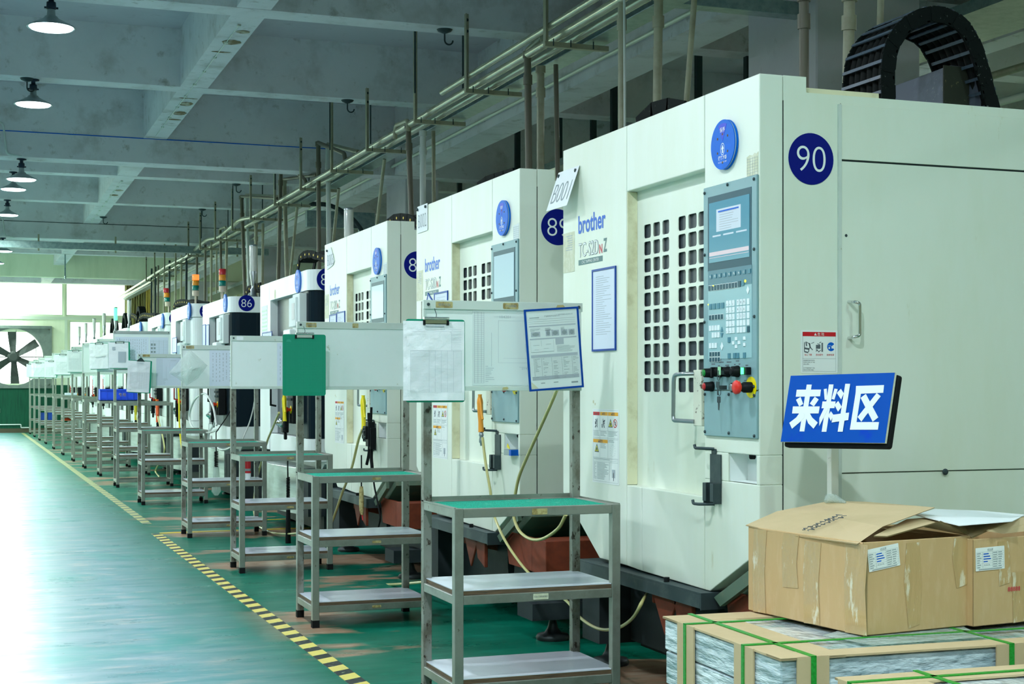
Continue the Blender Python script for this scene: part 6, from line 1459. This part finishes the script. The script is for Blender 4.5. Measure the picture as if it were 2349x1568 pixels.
fl2 = [rel(2005, 1228, 4.46), rel(2035, 1229, 4.47), rel(2158, 1194, 4.60), rel(2225, 1226, 4.66), rel(2195, 1180, 4.85), rel(2080, 1190, 4.75)]
c1 = carton(c0, ex, ey, hC, 'large open carton wrapped in clear tape, at the left of the pair', [fl1, fl2], None)
def face_strip(t, o, u, poly, m_, name, lift=.001):   # patch on an upright face; u along face, outward normal from u x z
    un = u.normalized(); MB().plate(o, un, EZ, poly, .0006, 0, lift).build(name, m_, t)
uL = -ey.normalized()   # reading left to right on the left face (far -> near)
LW = ey.length; Lo = ey     # origin at far-left
for (x0, x1, z0, z1) in ((.03, .10, .0, .275), (.19, .27, .10, .275), (.30, .38, .0, .26), (.50, .60, .0, .275)):
    r = random.Random(int(x0*100)); face_strip(c1, Lo, uL, [(x0, z0), (x1, z0+.008*r.random()), (x1-.008, (z0+z1)/2), (x1+.005, z1), (x0+.005, z1), (x0-.004, (z0+z1)*.6)], 'packing_tape', 'packing_tape')
for (x0, x1, z0, z1) in ((.165, .225, .01, .27), (.36, .42, .12, .275)): face_strip(c1, Vector((0, 0, 0)), ex, [(x0+.012, z0), (x1-.004, z0+.01), (x1+.006, (z0+z1)/2), (x1-.004, z1), (x0+.004, z1), (x0-.006, (z0+z1)*.55)], 'packing_tape', 'packing_tape')
MB().plate(Vector((0, 0, 0))-ey.normalized()*.0, ex.normalized(), EZ, [(.0, 0), (.012, .0), (.015, .26), (.003, .27)], .002, 0, .001).build('torn_edge', 'carton_edge', c1)
def product_label(t, o, u, x, z, w, h, rot, label_name='product_label'):
    un = u.normalized(); ca, sa = math.cos(rot), math.sin(rot); ux2 = un*ca+EZ*sa; uy2 = EZ*ca-un*sa; O2 = Vector(o)+un*x+EZ*z
    s = MB().rect(O2, ux2, uy2, 0, w, 0, h, .0006, 0, .0015, .002).build(label_name, 'letter_white', t); b = MB(); L = .0022
    for j in range(8): b.rect(O2, ux2, uy2, .03*w, .97*w, h*(.1+.1*j), h*(.1+.1*j)+.0004, .0002, 0, L)
    for x_ in (.03, .24, .58, .74, .967): b.rect(O2, ux2, uy2, x_*w, x_*w+.0005, h*.1, h*.8, .0002, 0, L)
    r = random.Random(3)
    for j in range(7):
        for x_ in (.05, .60, .78): b.rect(O2, ux2, uy2, x_*w, (x_+.08+.08*r.random())*w, h*(.13+.1*j), h*(.165+.1*j), .0002, 0, L)
    b.rect(O2, ux2, uy2, .1*w, .9*w, h*.03, h*.07, .0002, 0, L); b.mesh2d(shift2d(text2d('成品票', w*.2), w*.5, h*.89), O2, ux2, uy2, 0, L); b.mesh2d(shift2d(text2d('4C42-76', w*.2), w*.38, h*.24), O2, ux2, uy2, 0, L); b.build('print', 'ink_mid', s)
    b = MB()
    for j in range(4): b.rect(O2, ux2, uy2, .27*w, (.40+.16*r.random())*w, h*(.36+.11*j), h*(.41+.11*j), .0002, 0, L)
    b.build('blue_stamp', 'logo_blue', s)
product_label(c1, (0, 0, 0), ex, .022, .190, .122, .068, .12)
MB().tube([(.25, .1, .9)]*1+[(.26, .1, .9)], .001) if False else None
# handwriting on the flap
hw_ = MB(); r = random.Random(12)
b0 = rel(1838, 1219, 4.72)+Vector((0, 0, .006)); b1 = rel(1935, 1180, 4.82)+Vector((0, 0, .006)); dirw = (b1-b0)
sd_ = (rel(1900, 1225, 4.62)-b0).normalized()*.018
for row in range(2):
    P = []
    for i in range(26): t_ = i/25; P.append(b0+dirw*(t_*.9)+sd_*(1.2*row+.5*math.sin(i*2.3+row)+.4*r.random()))
    hw_.tube(P, .0009, 5)
hw_.build('handwriting', 'ink', c1)
MB().tube([rel(1893, 1150, 5.05), rel(1900, 1142, 5.06), rel(1915, 1143, 5.06), rel(1940, 1152, 5.03)], [.006, .015, .014, .004], 8).build('film_tuft', 'plastic_film', c1)
# second carton
d0 = D_(2232, 1436, 4.60); d0.z = ZP+.004; ex2 = Vector(ex).normalized()*.50; ey2 = Vector(ey).normalized()*.50
def rel2(px, py, d): return D_(px, py, d)-d0
fB1 = [rel2(2228, 1231, 4.62), rel2(2290, 1203, 4.72), rel2(2345, 1180, 4.95), rel2(2200, 1170, 5.12), rel2(2165, 1200, 4.85)]
fB2 = [rel2(2262, 1216, 4.60), rel2(2300, 1222, 4.66), rel2(2440, 1205, 4.85), rel2(2420, 1175, 5.0), rel2(2340, 1185, 4.8)]
c2 = carton(d0, ex2, ey2, .272, 'second open carton at the right edge with a product label', [fB1, fB2], None)
product_label(c2, (0, 0, 0), ex2, .010, .172, .122, .072, .02)
for (x0, x1, z0, z1) in ((.10, .16, .12, .26), (.16, .30, .0, .16)): face_strip(c2, Vector((0, 0, 0)), ex2, [(x0+.01, z0), (x1, z0+.01), (x1-.01, z1), (x0+.004, z1)], 'packing_tape', 'packing_tape')
b = MB()
for i in range(5): b.mesh2d(shift2d(text2d('8', None, .014, bold=.02), .150+.011*i, .108), (0, 0, 0), ex2.normalized(), EZ, 0, .002)
b.build('stamped_marks', 'logo_red', c2)
# white sheets lying over the flaps
pp = [D_(2098, 1181, 4.80), D_(2200, 1206, 4.58), D_(2322, 1196, 4.62), D_(2352, 1181, 4.9), D_(2250, 1172, 5.05), D_(2145, 1168, 5.0)]
b = MB().prism(pp, (0, 0, .002)); tag(b.build('paper_sheet', 'paper_flat'), 'white paper sheets lying across the tops of the two cartons', 'paper sheet')
# strapped packs below
def pack(c0, ex, ey, h, z0, label, seed, straps_x, straps_y):
    t = thing('strapped_pack', label, 'pack', (c0.x, c0.y, z0)); exn, eyn = ex.normalized(), ey.normalized(); H = Vector((0, 0, h)); r = random.Random(seed)
    # film wrapped core with slightly uneven layers
    lay = 4; b = MB()
    for i in range(lay): o = exn*(.006+.004*r.random())+eyn*(.006+.004*r.random()); b.obox(o+Vector((0, 0, h/lay*i+.002)), ex-exn*.014, ey-eyn*.014, (0, 0, h/lay-.012 if i == lay-1 else h/lay-.004))
    b.build('film_wrapped_core', 'stretch_film', t, .004)
    e = .006; ew = .085; b = MB()
    b.obox(Vector((0, 0, h-e)), ex, eyn*ew, (0, 0, e)).obox(Vector((0, 0, h-e-.001)), exn*ew*2.4, ey, (0, 0, e)).obox(ey-eyn*ew*1.4+Vector((0, 0, h-e-.0005)), ex, eyn*ew*1.4, (0, 0, e))
    b.build('top_cardboard', 'cardboard_light', t)
    for sx in straps_x: MB().obox(exn*(sx-.05)-eyn*.003+Vector((0, 0, h*.15)), exn*.10, eyn*.006, (0, 0, h*.85)).build('edge_guard', 'cardboard_light', t)
    for sy in straps_y: MB().obox(eyn*(sy-.06)-exn*.003+Vector((0, 0, h*(.42 if sy > .3 else 0))), eyn*.12, exn*.006, (0, 0, h*(.58 if sy > .3 else 1))).build('edge_guard', 'cardboard_light', t)
    w = .016
    for sx in straps_x: MB().obox(exn*(sx-w/2)-eyn*.006+Vector((0, 0, 0)), exn*w, eyn*.003, (0, 0, h+.002)).obox(exn*(sx-w/2)-eyn*.006+Vector((0, 0, h)), exn*w, ey+eyn*.012, (0, 0, .003)).build('green_strap', 'strap_green', t)
    for sy in straps_y: MB().obox(eyn*(sy-w/2)-exn*.006, eyn*w, exn*.003, (0, 0, h+.002)).obox(eyn*(sy-w/2)-exn*.006+Vector((0, 0, h)), eyn*w, ex+exn*.012, (0, 0, .003)).build('green_strap', 'strap_green', t)
    return t
def pallet(c0, ex, ey, label):
    t = thing('pallet', label, 'pallet', (c0.x, c0.y, 0)); exn, eyn = ex.normalized(), ey.normalized(); b = MB()
    for i in range(6): b.obox(eyn*(ey.length-.09)*i/5+Vector((0, 0, .09)), ex, eyn*.09, (0, 0, .018))
    b.build('deck_boards', 'plywood', t); b = MB()
    for i in range(3): b.obox(exn*(ex.length-.09)*i/2, exn*.09, ey, (0, 0, .09))
    b.build('stringers', 'plywood', t)
p0 = D_(1791, 1510, 4.087); p1 = D_(1520, 1412, 4.848); ey3 = (p1-p0); ey3.z = 0; exn3 = Vector((-ey3.y, ey3.x, 0)).normalized(); exn3 = exn3 if exn3.x > 0 else -exn3
ex3 = exn3*1.45
pallet(p0, ex3, ey3, 'wooden pallet under the wrapped packs')
pk = pack(p0, ex3, ey3, ZP-.108, .108, 'film wrapped pack with green straps carrying the two cartons', 3, (.10, .75, 1.2), (.22, .62))
MB().plate((0, 0, ZP-.108), exn3, ey3.normalized(), [(.35, .10), (.75, .12), (.80, .30), (.5, .42), (.3, .3)], .001, 0, .0005).build('crumpled_film', 'plastic_film', pk)
p2_ = D_(1915, 1552, 3.93); p2_.z = 0; q2 = Vector(p2_); 
e4x = exn3*1.2; e4y = -ey3.normalized()*.70
st2 = p2_+e4y; pallet(st2, e4x, -e4y, 'wooden pallet of the frontmost pack')
hz2 = HC-(1552-HOR)/F_PX*3.93
pack(st2, e4x, -e4y, hz2-.108, .108, 'frontmost film wrapped pack at the lower right corner', 5, (.25, .9), (.62, .2))
